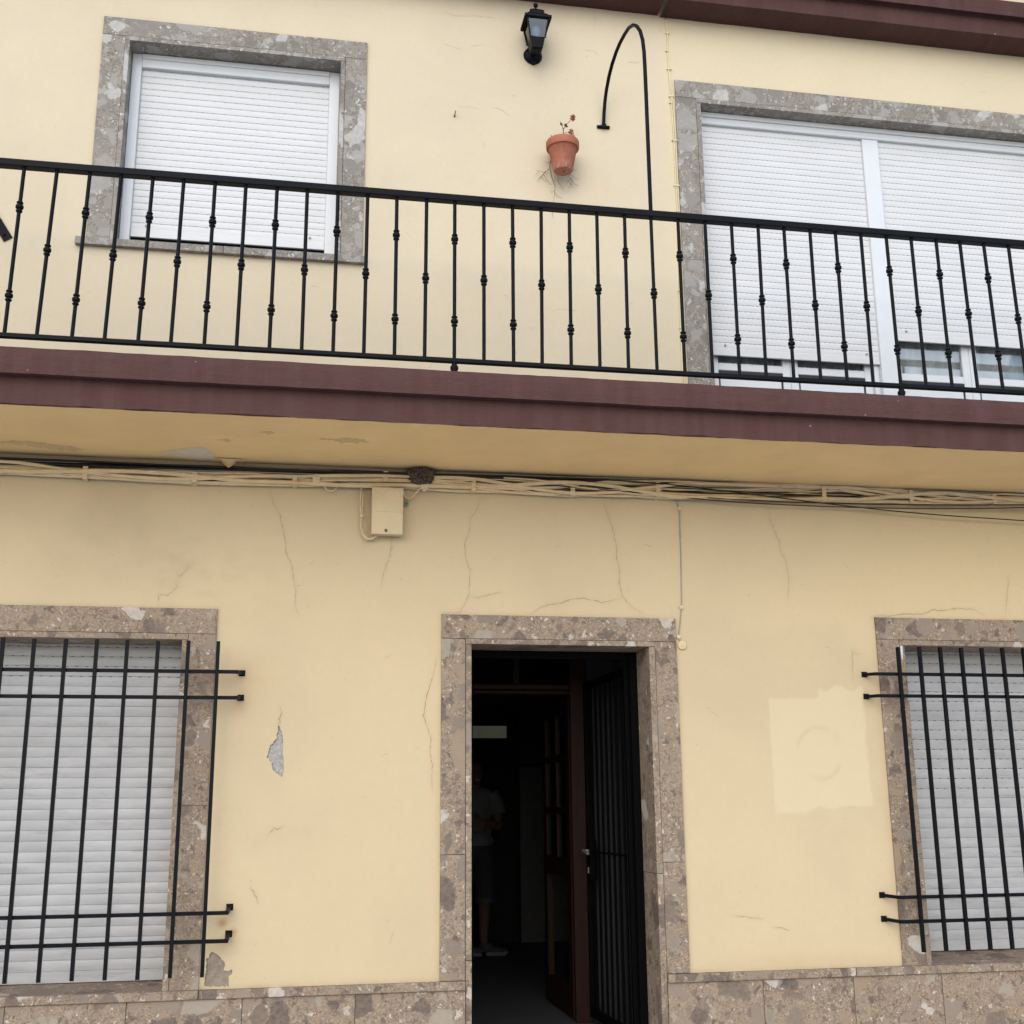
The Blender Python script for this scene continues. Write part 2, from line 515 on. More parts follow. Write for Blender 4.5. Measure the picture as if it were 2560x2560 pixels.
M['hall_dado'] = plain('hall_dado_tile', (0.10, 0.10, 0.10), 0.5, 0.25, 18)
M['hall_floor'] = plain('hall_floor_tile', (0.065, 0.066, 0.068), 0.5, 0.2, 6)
M['pave'] = pavement('concrete_paving', (0.57, 0.55, 0.52), True)
M['kerb'] = pavement('kerb_stone', (0.36, 0.35, 0.33), False)
M['road'] = pavement('pale_street_concrete', (0.55, 0.535, 0.51), False)
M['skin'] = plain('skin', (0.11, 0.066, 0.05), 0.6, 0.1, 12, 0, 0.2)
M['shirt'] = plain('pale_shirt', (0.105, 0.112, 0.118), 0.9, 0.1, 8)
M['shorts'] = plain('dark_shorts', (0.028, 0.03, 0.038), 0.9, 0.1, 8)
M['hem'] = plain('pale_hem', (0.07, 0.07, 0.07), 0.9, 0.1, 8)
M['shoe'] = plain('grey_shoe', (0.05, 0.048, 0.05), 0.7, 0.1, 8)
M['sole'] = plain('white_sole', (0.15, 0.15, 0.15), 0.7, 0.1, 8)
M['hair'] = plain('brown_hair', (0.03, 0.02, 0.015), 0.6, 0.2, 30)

def lit_pane():
    m = NT('daylit_frosted_pane')
    P = m.coords()
    c = m.mix(m.mr(m.noise(P, 14, 3), 0.4, 0.7), (0.55, 0.60, 0.44), (0.45, 0.5, 0.36))
    m.set(m.b.inputs['Emission Color'], c)
    m.b.inputs['Emission Strength'].default_value = 0.05
    return m.done((0.1, 0.1, 0.09), 0.5)
M['lit'] = lit_pane()

# ------------------------------------------------------------------ the ground
def sheet(name, x0, x1, y0, y1, z, mat, label=None):
    o = part(name, MB().add([(x0, y0, z), (x1, y0, z), (x1, y1, z), (x0, y1, z)], [(0, 1, 2, 3)]), mat)
    o['kind'] = 'structure'
    return o
sheet('ground', -600, 600, -600, 600, -0.02, M['pave'])
sheet('road', -300, 300, -9.5, -1.6, 0.0, M['road'])
o = part('pavement', MB().box(-40, 40, -1.48, 0.0, -0.01, 0.13), M['pave']); o['kind'] = 'structure'
o = part('kerb', MB().box(-40, 40, -1.6, -1.483, -0.01, 0.134), M['kerb']); o['kind'] = 'structure'

# ------------------------------------------------------------------ the house
HOUSE = thing('house', (0, 0, 0.13), 'cream two-storey house front with maroon balcony edge and stone framed openings', 'house')
SOF = 3.43                                    # underside of the balcony
CRACKS = {
 'c1': [(-1.597, 3.276), (-1.581, 3.218), (-1.539, 3.139), (-1.519, 3.048), (-1.499, 2.934), (-1.469, 2.867), (-1.461, 2.81), (-1.442, 2.732), (-1.445, 2.654), (-1.424, 2.604)],
 'c2': [(-0.936, 3.045), (-0.943, 2.941), (-0.977, 2.846), (-0.988, 2.764)],
 'c3': [(-0.44, 3.291), (-0.464, 3.22), (-0.501, 3.165), (-0.511, 3.079), (-0.53, 3.026), (-0.532, 2.952), (-0.501, 2.869), (-0.511, 2.734), (-0.537, 2.671), (-0.562, 2.638), (-0.659, 2.628)],
 'c4': [(0.264, 3.301), (0.292, 3.203), (0.322, 3.106), (0.335, 3.02), (0.332, 2.966), (0.351, 2.902), (0.342, 2.817), (0.36, 2.748), (0.406, 2.686), (0.449, 2.665), (0.485, 2.629)],
 'c5': [(0.354, 2.734), (0.289, 2.715), (0.245, 2.703), (0.214, 2.718), (0.128, 2.729), (0.054, 2.72), (0.011, 2.698), (-0.074, 2.686), (-0.127, 2.659), (-0.169, 2.632)],
 'c6': [(-0.511, 2.726), (-0.46, 2.719), (-0.397, 2.738), (-0.335, 2.75), (-0.314, 2.743)],
 'c7': [(1.256, 3.281), (1.267, 3.203), (1.295, 3.137), (1.315, 3.082), (1.314, 3.038), (1.347, 2.973), (1.354, 2.907), (1.359, 2.852), (1.343, 2.743)],
 'c8': [(1.847, 2.655), (1.93, 2.668), (1.952, 2.660), (2.048, 2.679), (2.177, 2.678), (2.239, 2.707), (2.31, 2.703), (2.383, 2.718), (2.503, 2.714), (2.571, 2.68)],
 'c9': [(2.758, 2.932), (2.727, 2.773), (2.707, 2.683)],
 'c10': [(-1.499, 2.126), (-1.496, 2.085), (-1.505, 2.054), (-1.501, 2.039), (-1.507, 2.024)],
 'c11': [(-0.687, 2.386), (-0.7, 2.3), (-0.737, 2.183), (-0.752, 2.078), (-0.735, 2.026), (-0.711, 1.964), (-0.718, 1.892), (-0.704, 1.83), (-0.707, 1.769), (-0.701, 1.677)],
 'c12': [(-2.147, 2.635), (-2.151, 2.699), (-2.104, 2.695), (-2.059, 2.74), (-2.058, 2.757)],
 'c13': [(-2.069, 2.817), (-2.052, 2.796), (-2.026, 2.818), (-2.002, 2.852)],
 'c14': [(-1.543, 1.476), (-1.527, 1.49), (-1.513, 1.51), (-1.492, 1.5), (-1.465, 1.519)],
 'c15': [(-1.617, 1.231), (-1.601, 1.202), (-1.598, 1.188), (-1.583, 1.168), (-1.577, 1.14)],
 'c16': [(1.142, 0.965), (1.192, 0.956), (1.235, 0.946)],
 'c17': [(1.705, 2.29), (1.712, 2.38), (1.716, 2.46), (1.744, 2.435), (1.792, 2.444)],
 'c18': [(0.917, 1.032), (0.997, 1.017), (1.083, 1.009)],
}
CRACKS_UP = {
 'u1': [(-0.695, 6.387), (-0.631, 6.375), (-0.597, 6.366), (-0.492, 6.378), (-0.327, 6.381)],
 'u2': [(-0.583, 5.737), (-0.526, 5.737), (-0.492, 5.744), (-0.446, 5.724)],
 'u3': [(-0.365, 5.754), (-0.308, 5.741), (-0.262, 5.704)],
 'u4': [(0.286, 6.50), (0.297, 6.454), (0.289, 6.385)],
 'u5': [(-0.677, 6.159), (-0.596, 6.142), (-0.526, 6.124)],
 'u6': [(0.212, 6.218), (0.29, 6.218), (0.314, 6.187)],
 'u7': [(0.495, 6.161), (0.543, 6.162), (0.599, 6.177)],
 'u8': [(-0.162, 4.329), (-0.14, 4.307), (-0.118, 4.331)],
 'u9': [(-0.015, 4.444), (0.064, 4.455), (0.143, 4.451)],
}
SPALL = [(-1.507, 2.024), (-1.518, 1.953), (-1.544, 1.922), (-1.561, 1.862), (-1.535, 1.837), (-1.529, 1.802), (-1.482, 1.762), (-1.473, 1.792), (-1.478, 1.87), (-1.481, 1.953), (-1.49, 1.99)]
SPALL2 = [(-1.814, 0.884), (-1.79, 0.919), (-1.752, 0.903), (-1.724, 0.861), (-1.727, 0.831), (-1.687, 0.835), (-1.69, 0.814), (-1.705, 0.805), (-1.698, 0.759), (-1.819, 0.762), (-1.814, 0.833)]

def ragged(poly, amp, seed, step=0.008):
    out = []
    rr = np.random.default_rng(seed)
    n = len(poly)
    for i in range(n):
        a, b = np.array(poly[i]), np.array(poly[(i + 1) % n])
        L = np.hypot(*(b - a))
        k = max(1, int(L / step))
        nrm = np.array([-(b - a)[1], (b - a)[0]]) / max(L, 1e-6)
        for j in range(k):
            p = a + (b - a) * j / k + nrm * rr.normal(0, amp)
            out.append((float(p[0]), float(p[1])))
    return out

def inpoly(x, z, poly):
    x, z = np.asarray(x), np.asarray(z)
    ins = np.zeros(x.shape, bool)
    n = len(poly)
    for i in range(n):
        x0, z0 = poly[i]
        x1, z1 = poly[(i + 1) % n]
        c = ((z0 > z) != (z1 > z)) & (x < (x1 - x0) * (z - z0) / (z1 - z0 + 1e-12) + x0)
        ins ^= c
    return ins

def segdist(x, z, a, b):
    ax, az = a
    bx, bz = b
    dx, dz = bx - ax, bz - az
    t = np.clip(((x - ax) * dx + (z - az) * dz) / (dx * dx + dz * dz + 1e-12), 0, 1)
    return np.hypot(x - ax - t * dx, z - az - t * dz)

def rectdist(x, z, r):
    x0, x1, z0, z1 = r
    dx = np.maximum(np.maximum(x0 - x, x - x1), 0)
    dz = np.maximum(np.maximum(z0 - z, z - z1), 0)
    return np.hypot(dx, dz)

def build_wall(name, xs, zs, holes, spalls, mats, attrs):
    """grid wall at y=0 with rectangular openings; spalls: (polygon, material slot, depth) let into the plaster"""
    xs, zs = np.array(xs), np.array(zs)
    nx, nz = len(xs), len(zs)
    X, Z = np.meshgrid(xs, zs, indexing='ij')
    cx, cz = (xs[:-1] + xs[1:]) / 2, (zs[:-1] + zs[1:]) / 2
    CX, CZ = np.meshgrid(cx, cz, indexing='ij')
    keep = np.ones(CX.shape, bool)
    for (a, b, c, d) in holes:
        keep &= ~((CX > a) & (CX < b) & (CZ > c) & (CZ < d))
    extra_v, extra_f, extra_m = [], [], []
    base = nx * nz
    for (poly, slot, dep, seed) in spalls:
        px = [p[0] for p in poly]; pz = [p[1] for p in poly]
        i0 = np.searchsorted(xs, min(px) - 0.03); i1 = np.searchsorted(xs, max(px) + 0.03)
        k0 = max(np.searchsorted(zs, min(pz) - 0.03), 0); k1 = np.searchsorted(zs, max(pz) + 0.03)
        keep[i0:i1, k0:k1] = False
        rect = [(xs[i], zs[k0]) for i in range(i0, i1)] + [(xs[i1], zs[k]) for k in range(k0, k1)] + \
               [(xs[i], zs[k1]) for i in range(i1, i0, -1)] + [(xs[i0], zs[k]) for k in range(k1, k0, -1)]
        rg = ragged(poly, 0.0022, seed, 0.007)
        pts = [Vector(p) for p in rect + rg]
        n1, n2 = len(rect), len(rg)
        ed = [(i, (i + 1) % n1) for i in range(n1)] + [(n1 + i, n1 + (i + 1) % n2) for i in range(n2)]
        vo, eo, fo, *_ = delaunay_2d_cdt(pts, ed, [], 0, 1e-6)
        vx = np.array([v[0] for v in vo]); vz = np.array([v[1] for v in vo])
        b0 = base + len(extra_v)
        extra_v += [(float(a), 0.0, float(b)) for a, b in zip(vx, vz)]
        rec = {}
        for f in fo:
            gx, gz = float(np.mean(vx[list(f)])), float(np.mean(vz[list(f)]))
            if inpoly(np.array([gx]), np.array([gz]), rg)[0]:
                idx = []
                for i in f:
                    if i not in rec:
                        rec[i] = base + len(extra_v)
                        extra_v.append((float(vx[i]), dep, float(vz[i])))
                    idx.append(rec[i])
                extra_f.append(tuple(idx)); extra_m.append(slot)
            else:
                extra_f.append(tuple(b0 + i for i in f)); extra_m.append(0)
        ring = [base + len(extra_v) + i for i in range(n2)]
        extra_v += [(p[0], 0.0, p[1]) for p in rg]
        ring2 = [base + len(extra_v) + i for i in range(n2)]
        extra_v += [(p[0], dep, p[1]) for p in rg]
        for i in range(n2):
            j = (i + 1) % n2
            extra_f.append((ring[i], ring[j], ring2[j], ring2[i])); extra_m.append(0)
    I, K = np.nonzero(keep)
    quads = np.stack([I * nz + K, (I + 1) * nz + K, (I + 1) * nz + K + 1, I * nz + K + 1], 1)
    V = np.concatenate([np.stack([X.ravel(), np.zeros(nx * nz), Z.ravel()], 1), np.array(extra_v).reshape(-1, 3)]) if extra_v else np.stack([X.ravel(), np.zeros(nx * nz), Z.ravel()], 1)
    used = np.zeros(len(V), bool)
    used[quads.ravel()] = True
    used[base:] = True
    remap = np.cumsum(used) - 1
    V = V[used]
    faces = [tuple(q) for q in remap[quads].tolist()] + [tuple(int(remap[i]) for i in f) for f in extra_f]
    me = bpy.data.meshes.new(name)
    off = np.array(HOUSE.location)
    me.from_pydata((V - off).tolist(), [], faces)
    for m in mats: me.materials.append(m)
    me.polygons.foreach_set('material_index', [0] * len(quads) + extra_m)
    for k, fn in attrs.items():
        a = me.attributes.new(k, 'FLOAT', 'POINT')
        a.data.foreach_set('value', np.ascontiguousarray(np.clip(fn(V[:, 0], V[:, 2]), 0, 1), dtype=np.float32))
    return link(name, me, HOUSE)

# openings (outer edge of the stone frames): x0, x1, z0, z1
DOOR = (-0.66, 0.66, 0.13, 2.622)
WL = (-3.47, -1.845, 0.745, 2.627)
WR = (1.867, 3.49, 0.745, 2.653)
UL = (-2.66, -1.132, 4.69, 6.105)
UR = (0.803, 3.52, 3.70, 6.064)

def shrink(r, d, floor=False):
    return (r[0] + d, r[1] - d, r[2] - 0.02, r[3] - d)

def dirt_shade_lo(x, z):
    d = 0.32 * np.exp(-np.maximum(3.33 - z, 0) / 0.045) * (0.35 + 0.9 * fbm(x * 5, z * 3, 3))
    d = d + 0.45 * sstep(3.30, 3.325, z) * sstep(3.44, 3.40, z + 0.03 * (x < 0.3))  # band behind the cables darkened so the gaps between them look shaded
    # grey-brown cloud of old dirt under the cables
    e = np.exp(-(((x + 2.42) / 0.62) ** 2 + ((z - 3.03) / 0.33) ** 2))
    d = d + 0.26 * e * sstep(0.35, 0.75, fbm(x * 2.3 + z * 1.4, z * 2.6 - x * 0.8, 21, 5))
    e = np.exp(-(((x + 1.95) / 0.5) ** 2 + ((z - 2.85) / 0.22) ** 2))
    d = d + 0.16 * e * sstep(0.45, 0.8, fbm(x * 14, z * 20, 31, 4))
    d = d + 0.05 * sstep(0.5, 0.75, fbm(x * 2.0, z * 1.1, 41, 4)) * sstep(2.5, 3.2, z)
    d = d + 0.10 * sstep(0.52, 0.7, fbm(x * 1.3, z * 1.3, 47, 5))
    # grime along the stone frames and over the plinth cap
    for r in (DOOR, WL, WR):
        d = d + 0.42 * np.exp(-rectdist(x, z, r) / 0.010) * (0.2 + fbm(x * 11, z * 11, 5))
    d = d + 0.5 * np.exp(-np.maximum(z - 0.75, 0) / 0.011) * (0.1 + fbm(x * 12, z * 12, 9))
    for p in [(-1.705, 2.296), (-1.706, 2.171), (-1.715, 1.12), (-1.714, 0.99), (1.777, 2.32), (1.778, 2.197), (1.779, 1.112), (1.778, 0.989)]:
        d = d + 0.55 * np.exp(-np.hypot(x - p[0], z - p[1]) / 0.022)
    d = d + 0.35 * np.exp(-segdist(x, z, (-1.07, 3.3), (-1.07, 3.02)) / 0.03) + 0.2 * np.exp(-rectdist(x, z, (-1.06, -0.88, 3.03, 3.3)) / 0.02)  # junction box shadow painted down its left side and around it
    d = d + 0.12 * np.exp(-segdist(x, z, (-1.6, 1.44), (-1.35, 1.49)) / 0.05)
    for k, pts in CRACKS.items():
        for a, b in zip(pts[:-1], pts[1:]):
            d = d + 0.12 * np.exp(-segdist(x, z, a, b) / 0.008)
    return d
def rust_lo(x, z):
    d = 0
    for p, w, a in [((-1.71, 2.14), 0.05, 0.22), ((-1.745, 1.055), 0.022, 1.1), ((-1.69, 1.01), 0.016, 0.9), ((-1.66, 2.25), 0.12, 0.12), ((-1.73, 0.95), 0.03, 0.25), ((1.78, 2.16), 0.03, 0.2)]:
        d = d + a * np.exp(-((x - p[0]) ** 2 + (z - p[1]) ** 2) / (w * w)) * (0.35 + 0.9 * fbm(x * 30, z * 30, 13))
    # warm rusty bleed beside the frames
    d = d + 0.16 * np.exp(-np.abs(x - 1.845) / 0.022) * sstep(0.8, 1.2, z) * sstep(2.6, 2.3, z) * fbm(x * 8, z * 8, 17)
    d = d + 0.12 * np.exp(-np.abs(x + 0.672) / 0.018) * sstep(2.6, 2.3, z) * fbm(x * 8, z * 5, 19)
    d = d + 0.10 * np.exp(-np.abs(z - 0.79) / 0.03) * sstep(0.7, 0.9, x) * sstep(1.85, 1.8, x)
    return d
def patch_lo(x, z):
    s = x + (z - 1.9) * 0.015
    e = fbm(x * 22, z * 4, 23, 3) - 0.5
    e2 = fbm(x * 3, z * 22, 27, 3) - 0.5
    m = sstep(1.183, 1.197, s + e2 * 0.02) * sstep(1.768, 1.752, s + e2 * 0.03)
    top = 2.185 + 0.06 * sstep(1.48, 1.50, x) + 0.02 * np.sin(x * 40) * (x > 1.5)
    bot = 1.585 - 0.03 * sstep(1.45, 1.3, x)
    m = m * sstep(top + 0.006, top - 0.008, z + e * 0.018) * sstep(bot - 0.008, bot + 0.006, z + e * 0.035)
    ring = np.abs(np.hypot((x - 1.475), (z - 1.885) * 0.95) - 0.135 - 0.02 * (fbm(x * 6, z * 6, 29) - 0.5))
    m = m * (0.42 - 0.38 * sstep(0.02, 0.0, ring) * sstep(0.35, 0.6, fbm(x * 9, z * 9, 37)))
    return m
def tint_lo(x, z):
    return sstep(0.9, 2.6, x) * sstep(2.3, 2.9, z) * 0.8
xs = np.concatenate([[-5.6, -4.5, -3.8], np.arange(-3.4, 3.401, 0.012), [3.8, 4.5, 5.6]])
zs = np.concatenate([[0.13, 0.45, 0.69], np.arange(0.735, SOF + 0.02, 0.012)])
WALL_LO = build_wall('lower_wall', xs, zs, [shrink(DOOR, 0.06, True), shrink(WL, 0.06), shrink(WR, 0.06)],
    [(SPALL, 1, 0.010, 5), (SPALL2, 2, 0.009, 6)], [M['wall_lo'], M['render'], M['render_brown']],
    {'dirt_shade': dirt_shade_lo, 'rust': rust_lo, 'patch': patch_lo, 'tint': tint_lo})

def dirt_shade_up(x, z):
    d = 0.07 * sstep(0.5, 0.7, fbm(x * 1.6, z * 1.0, 51, 5))
    d = d + 0.30 * np.exp(-np.maximum(6.5 - z, 0) / 0.05) * fbm(x * 5, z * 5, 53)
    d = d + 0.30 * np.exp(-rectdist(x, z, UL) / 0.012) * fbm(x * 12, z * 12, 55) + 0.2 * np.exp(-rectdist(x, z, UR) / 0.012) * fbm(x * 12, z * 12, 57)
    d = d + 0.45 * np.exp(-segdist(x, z, (-2.7, 4.64), (-2.5, 4.63)) / 0.015) * fbm(x * 25, z * 25, 58)
    d = d + 0.16 * np.exp(-segdist(x, z, (-0.10, 6.08), (-0.06, 5.98)) / 0.05) + 0.10 * np.exp(-segdist(x, z, (0.33, 5.66), (0.335, 5.2)) / 0.006)  # lantern's soft shadow painted below it; narrow streak under the pipe plate
    d = d + 0.12 * np.exp(-segdist(x, z, (0.06, 5.52), (0.05, 5.25)) / 0.05)  # soft shadow of the pot painted on the wall
    d = d + 0.25 * np.exp(-np.hypot(x + 0.598, z - 5.66) / 0.012)
    return d
xs = np.concatenate([[-5.6, -4.5, -3.8], np.arange(-3.5, 3.61, 0.024), [3.9, 4.6, 5.6]])
zs = np.concatenate([np.arange(3.66, 6.53, 0.024), [6.7, 7.6]])
WALL_UP = build_wall('upper_wall', xs, zs, [shrink(UL, 0.06), shrink(UR, 0.06, True)], [], [M['wall_up']],
    {'dirt_shade': dirt_shade_up, 'rust': lambda x, z: 0 * x, 'patch': lambda x, z: 0 * x, 'tint': lambda x, z: sstep(0.70, 0.80, x) * 0.45})

def hairlines(n, box, avoid, seed):
    rr = np.random.default_rng(seed)
    out = []
    while len(out) < n:
        x, z = rr.uniform(box[0], box[1]), rr.uniform(box[2], box[3])
        if any(float(rectdist(np.array(x), np.array(z), r)) < 0.12 for r in avoid): continue
        a, L = rr.normal(0, 0.5) + (math.pi / 2 if rr.random() < 0.3 else 0), rr.uniform(0.02, 0.09)
        k = 4
        out.append([(x + L * math.cos(a) * i / k + rr.normal(0, 0.004), z + L * math.sin(a) * i / k + rr.normal(0, 0.004)) for i in range(k)])
    return out
def ribbon(pts, w, seed):
    rr = np.random.default_rng(seed)
    P = []
    for (a, b) in zip(pts[:-1], pts[1:]):
        a, b = np.array(a), np.array(b)
        k = max(2, int(np.hypot(*(b - a)) / 0.012))
        for j in range(k):
            P.append(a + (b - a) * j / k + rr.normal(0, 0.0022, 2))
    P.append(np.array(pts[-1]))
    n = len(P)
    vs, fs = [], []
    for i, p in enumerate(P):
        t = P[min(i + 1, n - 1)] - P[max(i - 1, 0)]
        t = t / (np.hypot(*t) + 1e-9)
        q = np.array([-t[1], t[0]])
        ww = 0.85 * w * (0.25 + 1.25 * rr.random()) * min(1, 0.25 + 3 * min(i, n - 1 - i) / n)
        for s_ in (-0.5, 0.5):
            e = p + q * ww * s_
            vs.append((e[0], -0.0008, e[1]))
    for i in range(n - 1):
        fs.append((2 * i, 2 * i + 2, 2 * i + 3, 2 * i + 1))
    return MB().add(vs, fs)
for i, (k, pts) in enumerate(CRACKS.items()):
    part('crack', ribbon(pts, {'c4': 0.0042, 'c5': 0.0048, 'c10': 0.004, 'c11': 0.0042, 'c1': 0.0036, 'c12': 0.004, 'c14': 0.004, 'c15': 0.0045, 'c8': 0.004}.get(k, 0.003), i), M['crack'], WALL_LO)
for i, (k, pts) in enumerate(CRACKS_UP.items()):
    part('crack', ribbon(pts, 0.0022, 50 + i), M['crack'], WALL_UP)
for i, pts in enumerate(hairlines(22, (-1.75, 1.8, 0.9, 3.2), (DOOR, WL, WR, (1.15, 1.85, 1.5, 2.3)), 5)):
    part('crack', ribbon(pts, 0.0021, 80 + i), M['crack'], WALL_LO)
for i, pts in enumerate(hairlines(18, (-3.0, 3.0, 3.85, 6.45), (UL, UR), 6)):
    part('crack', ribbon(pts, 0.0018, 120 + i), M['crack'], WALL_UP)

# ---- plinth, its slabs and caps
JX_L = [-4.92, -4.373, -3.826, -3.279, -2.731, -2.177, -1.632, -1.083, -0.5295]
JX_R = [0.5345, 1.057, 1.568, 2.08, 2.59, 3.105, 3.62, 4.13]
PLINTH = part('plinth', MB().box(-5.6, -0.5295, -0.003, 0.06, 0.131, 0.705).box(0.5345, 5.6, -0.003, 0.06, 0.131, 0.705), M['render'], HOUSE)
for J in (JX_L, JX_R):
    for a, b in zip(J[:-1], J[1:]):
        part('plinth_slab', MB().box(a + 0.0012, b - 0.0012, -0.021 - 0.002 * random.random(), -0.004, 0.131, 0.7045, 0.002), M['stone_lo'], PLINTH)
for a, b in ((-4.4, -3.1), (-3.1, -1.843), (-1.841, -0.5305), (0.5355, 1.580), (1.582, 2.9), (2.9, 4.2)):
    part('plinth_cap', MB().box(a + 0.0008, b - 0.0008, -0.036, 0.02, 0.706, 0.748, 0.003), M['stone_lo'], PLINTH)

# ---- stone frames
def stone(name, root, mat, x0, x1, y0, y1, z0, z1, c=0.0014):
    j = 0.0002
    return part(name, MB().box(x0 + j, x1 - j, y0 + random.uniform(-0.0012, 0.0012), y1, z0 + j, z1 - j, c), mat, root)

def holder(name, loc):
    o = bpy.data.objects.new(name, None)
    o.empty_display_size = 0.1
    o.parent = HOUSE
    o.location = Vector(loc) - Vector(HOUSE.location)
    COL.objects.link(o)
    return o

FY = -0.013
DW = holder('doorway', (0, 0, 0.13))
S = M['stone_lo']
stone('frame_slab', DW, S, -0.66, 0.66, FY, 0.03, 2.492, 2.622)
stone('frame_slab', DW, S, -0.66, -0.53, FY, 0.03, 1.366, 2.490)
stone('frame_slab', DW, S, -0.66, -0.53, FY, 0.03, 0.750, 1.364)
stone('frame_slab', DW, S, 0.535, 0.66, FY, 0.03, 1.310, 2.490)
stone('frame_slab', DW, S, 0.535, 0.66, FY, 0.03, 0.750, 1.308)
stone('reveal_slab', DW, S, -0.528, -0.497, FY - 0.004, 0.29, 0.846, 2.460)
stone('reveal_slab', DW, S, -0.528, -0.497, FY - 0.004, 0.29, 0.131, 0.844)
stone('reveal_slab', DW, S, 0.499, 0.533, FY - 0.004, 0.29, 1.252, 2.460)
stone('reveal_slab', DW, S, 0.499, 0.533, FY - 0.004, 0.29, 0.131, 1.250)
stone('reveal_slab', DW, S, -0.528, 0.533, FY - 0.004, 0.29, 2.462, 2.4905)
part('door_step', MB().box(-0.4965, 0.4985, -0.04, 0.30, 0.131, 0.318, 0.004), S, DW)

def window_stone(root, r, z_head, jw, strip, depth, mat, joints, sill=None, to_floor=False, lint_joint=None):
    x0, x1, z0, z1 = r
    lz = z_head + strip
    cuts = [x0] + (lint_joint or []) + [x1]
    for a, b in zip(cuts[:-1], cuts[1:]):
        stone('frame_slab', root, mat, a, b, FY, 0.03, lz + 0.001, z1)
    for sgn, (a, b) in ((-1, (x0, x0 + jw)), (1, (x1 - jw, x1))):
        zz = [z0 + 0.003] + joints + [lz]
        for c, d in zip(zz[:-1], zz[1:]):
            stone('frame_slab', root, mat, a, b, FY, 0.03, c, d)
        a2, b2 = (b + 0.001, b + strip) if sgn < 0 else (a - strip, a - 0.001)
        zz = [z0 + 0.003] + [j + 0.06 for j in joints] + [z_head - 0.001]
        for c, d in zip(zz[:-1], zz[1:]):
            stone('reveal_slab', root, mat, a2, b2, FY - 0.003, depth, c, d)
    stone('reveal_slab', root, mat, x0 + jw + 0.001, x1 - jw - 0.001, FY - 0.003, depth, z_head, lz - 0.0005)

# ---- roller shutters: every slat a piece of its own
def slat_mesh(name, x0, x1, h, mats, slot=None, off=0.0, y=0.0, sz=0.0028, bulge=1.0):
    mb = MB()
    b_ = bulge
    prof = [(0.0005, 0.0), (-0.0022 * b_, 0.0015), (-0.0048 * b_, h * 0.30), (-0.0054 * b_, h * 0.55), (-0.0042 * b_, h * 0.80), (-0.0018 * b_, h - 0.004), (0.0012, h - 0.0032), (0.0014, h)]
    n = len(prof)
    vs = [(x, y + p, z) for x in (x0, x1) for p, z in prof]
    mb.add(vs, [(k, k + 1, n + k + 1, n + k) for k in range(n - 1)])
    if slot:
        mb.k = 1
        sp, sw = slot
        x = x0 + sp * (0.5 + off)
        while x + sw < x1 - 0.01:
            zb, zt = h - 0.0018 - sz, h - 0.0012
            yb = y - 0.0004
            mb.add([(x, yb, zb), (x + sw, yb, zb), (x + sw, yb - 0.0006, zt), (x, yb - 0.0006, zt)], [(0, 1, 2, 3)])
            x += sp
    return mb.mesh(name, mats, smooth=True)

def shutter(root, x0, x1, zb, zt, pitch, y, mats, slot, bar_mat, slot_above=-9, bar_h=0.05, sz=0.0028, plugs=True, bulge=1.0):
    ms = [slat_mesh('shutter_slat', x0, x1, pitch + 0.001, mats, slot, k * 0.5, y, sz, bulge) for k in (0, 1)]
    mp = slat_mesh('shutter_slat', x0, x1, pitch + 0.001, mats, None, 0, y, bulge=bulge)
    w = wloc(root)
    part('shutter_bottom_bar', MB().box(x0, x1, y - 0.007, y + 0.006, zb, zb + bar_h, 0.002), bar_mat, root)
    z = zb + bar_h
    i = 0
    while z < zt:
        o = link('shutter_slat', ms[i % 2] if z > slot_above else mp, root, Vector((0, 0, z)) - w)
        i += 1
        z += pitch
    if plugs:
        for px in (x0 + 0.085, x1 - 0.085):
            part('shutter_stop', MB().lathe([(0.007, -0.002), (0.007, 0.006), (0.004, 0.008)], (px, y - 0.004, zb + bar_h + pitch * 0.5), 8, 'y'), M['cable_grey'], root)

# upper left window
WUL = holder('window', (-1.895, 0, 4.69))
WUL['label'] = 'small upper window with closed white roller shutter'
S = M['stone_up']
window_stone(WUL, UL, 5.960, 0.127, 0.028, 0.135, S, [], lint_joint=[-1.496])
for a, b in ((-2.712, -1.913), (-1.911, -1.121)):
    stone('sill_slab', WUL, S, a, b, -0.032, 0.16, 4.648, 4.691)
gy = 0.105
al = M['white_alu']
part('shutter_guide', MB().box(-2.5035, -2.447, gy, 0.16, 4.6925, 5.958, 0.003), al, WUL)
part('shutter_guide', MB().box(-1.349, -1.2875, gy, 0.16, 4.6925, 5.958, 0.003), al, WUL)
part('shutter_box', MB().box(-2.4465, -1.3495, gy + 0.002, 0.16, 5.872, 5.956, 0.003), al, WUL)
part('shutter_box_trim', MB().box(-2.4465, -1.3495, gy - 0.006, gy + 0.001, 5.925, 5.956, 0.002), al, WUL)
shutter(WUL, -2.4465, -1.3495, 4.789, 5.872, 0.0412, 0.135, [M['shut_white'], M['slot_soft']], (0.064, 0.013), M['shut_white'], bulge=0.75)
part('window_recess', MB().box(-2.62, -1.17, 0.17, 0.19, 4.60, 6.06), M['dark'], WUL)

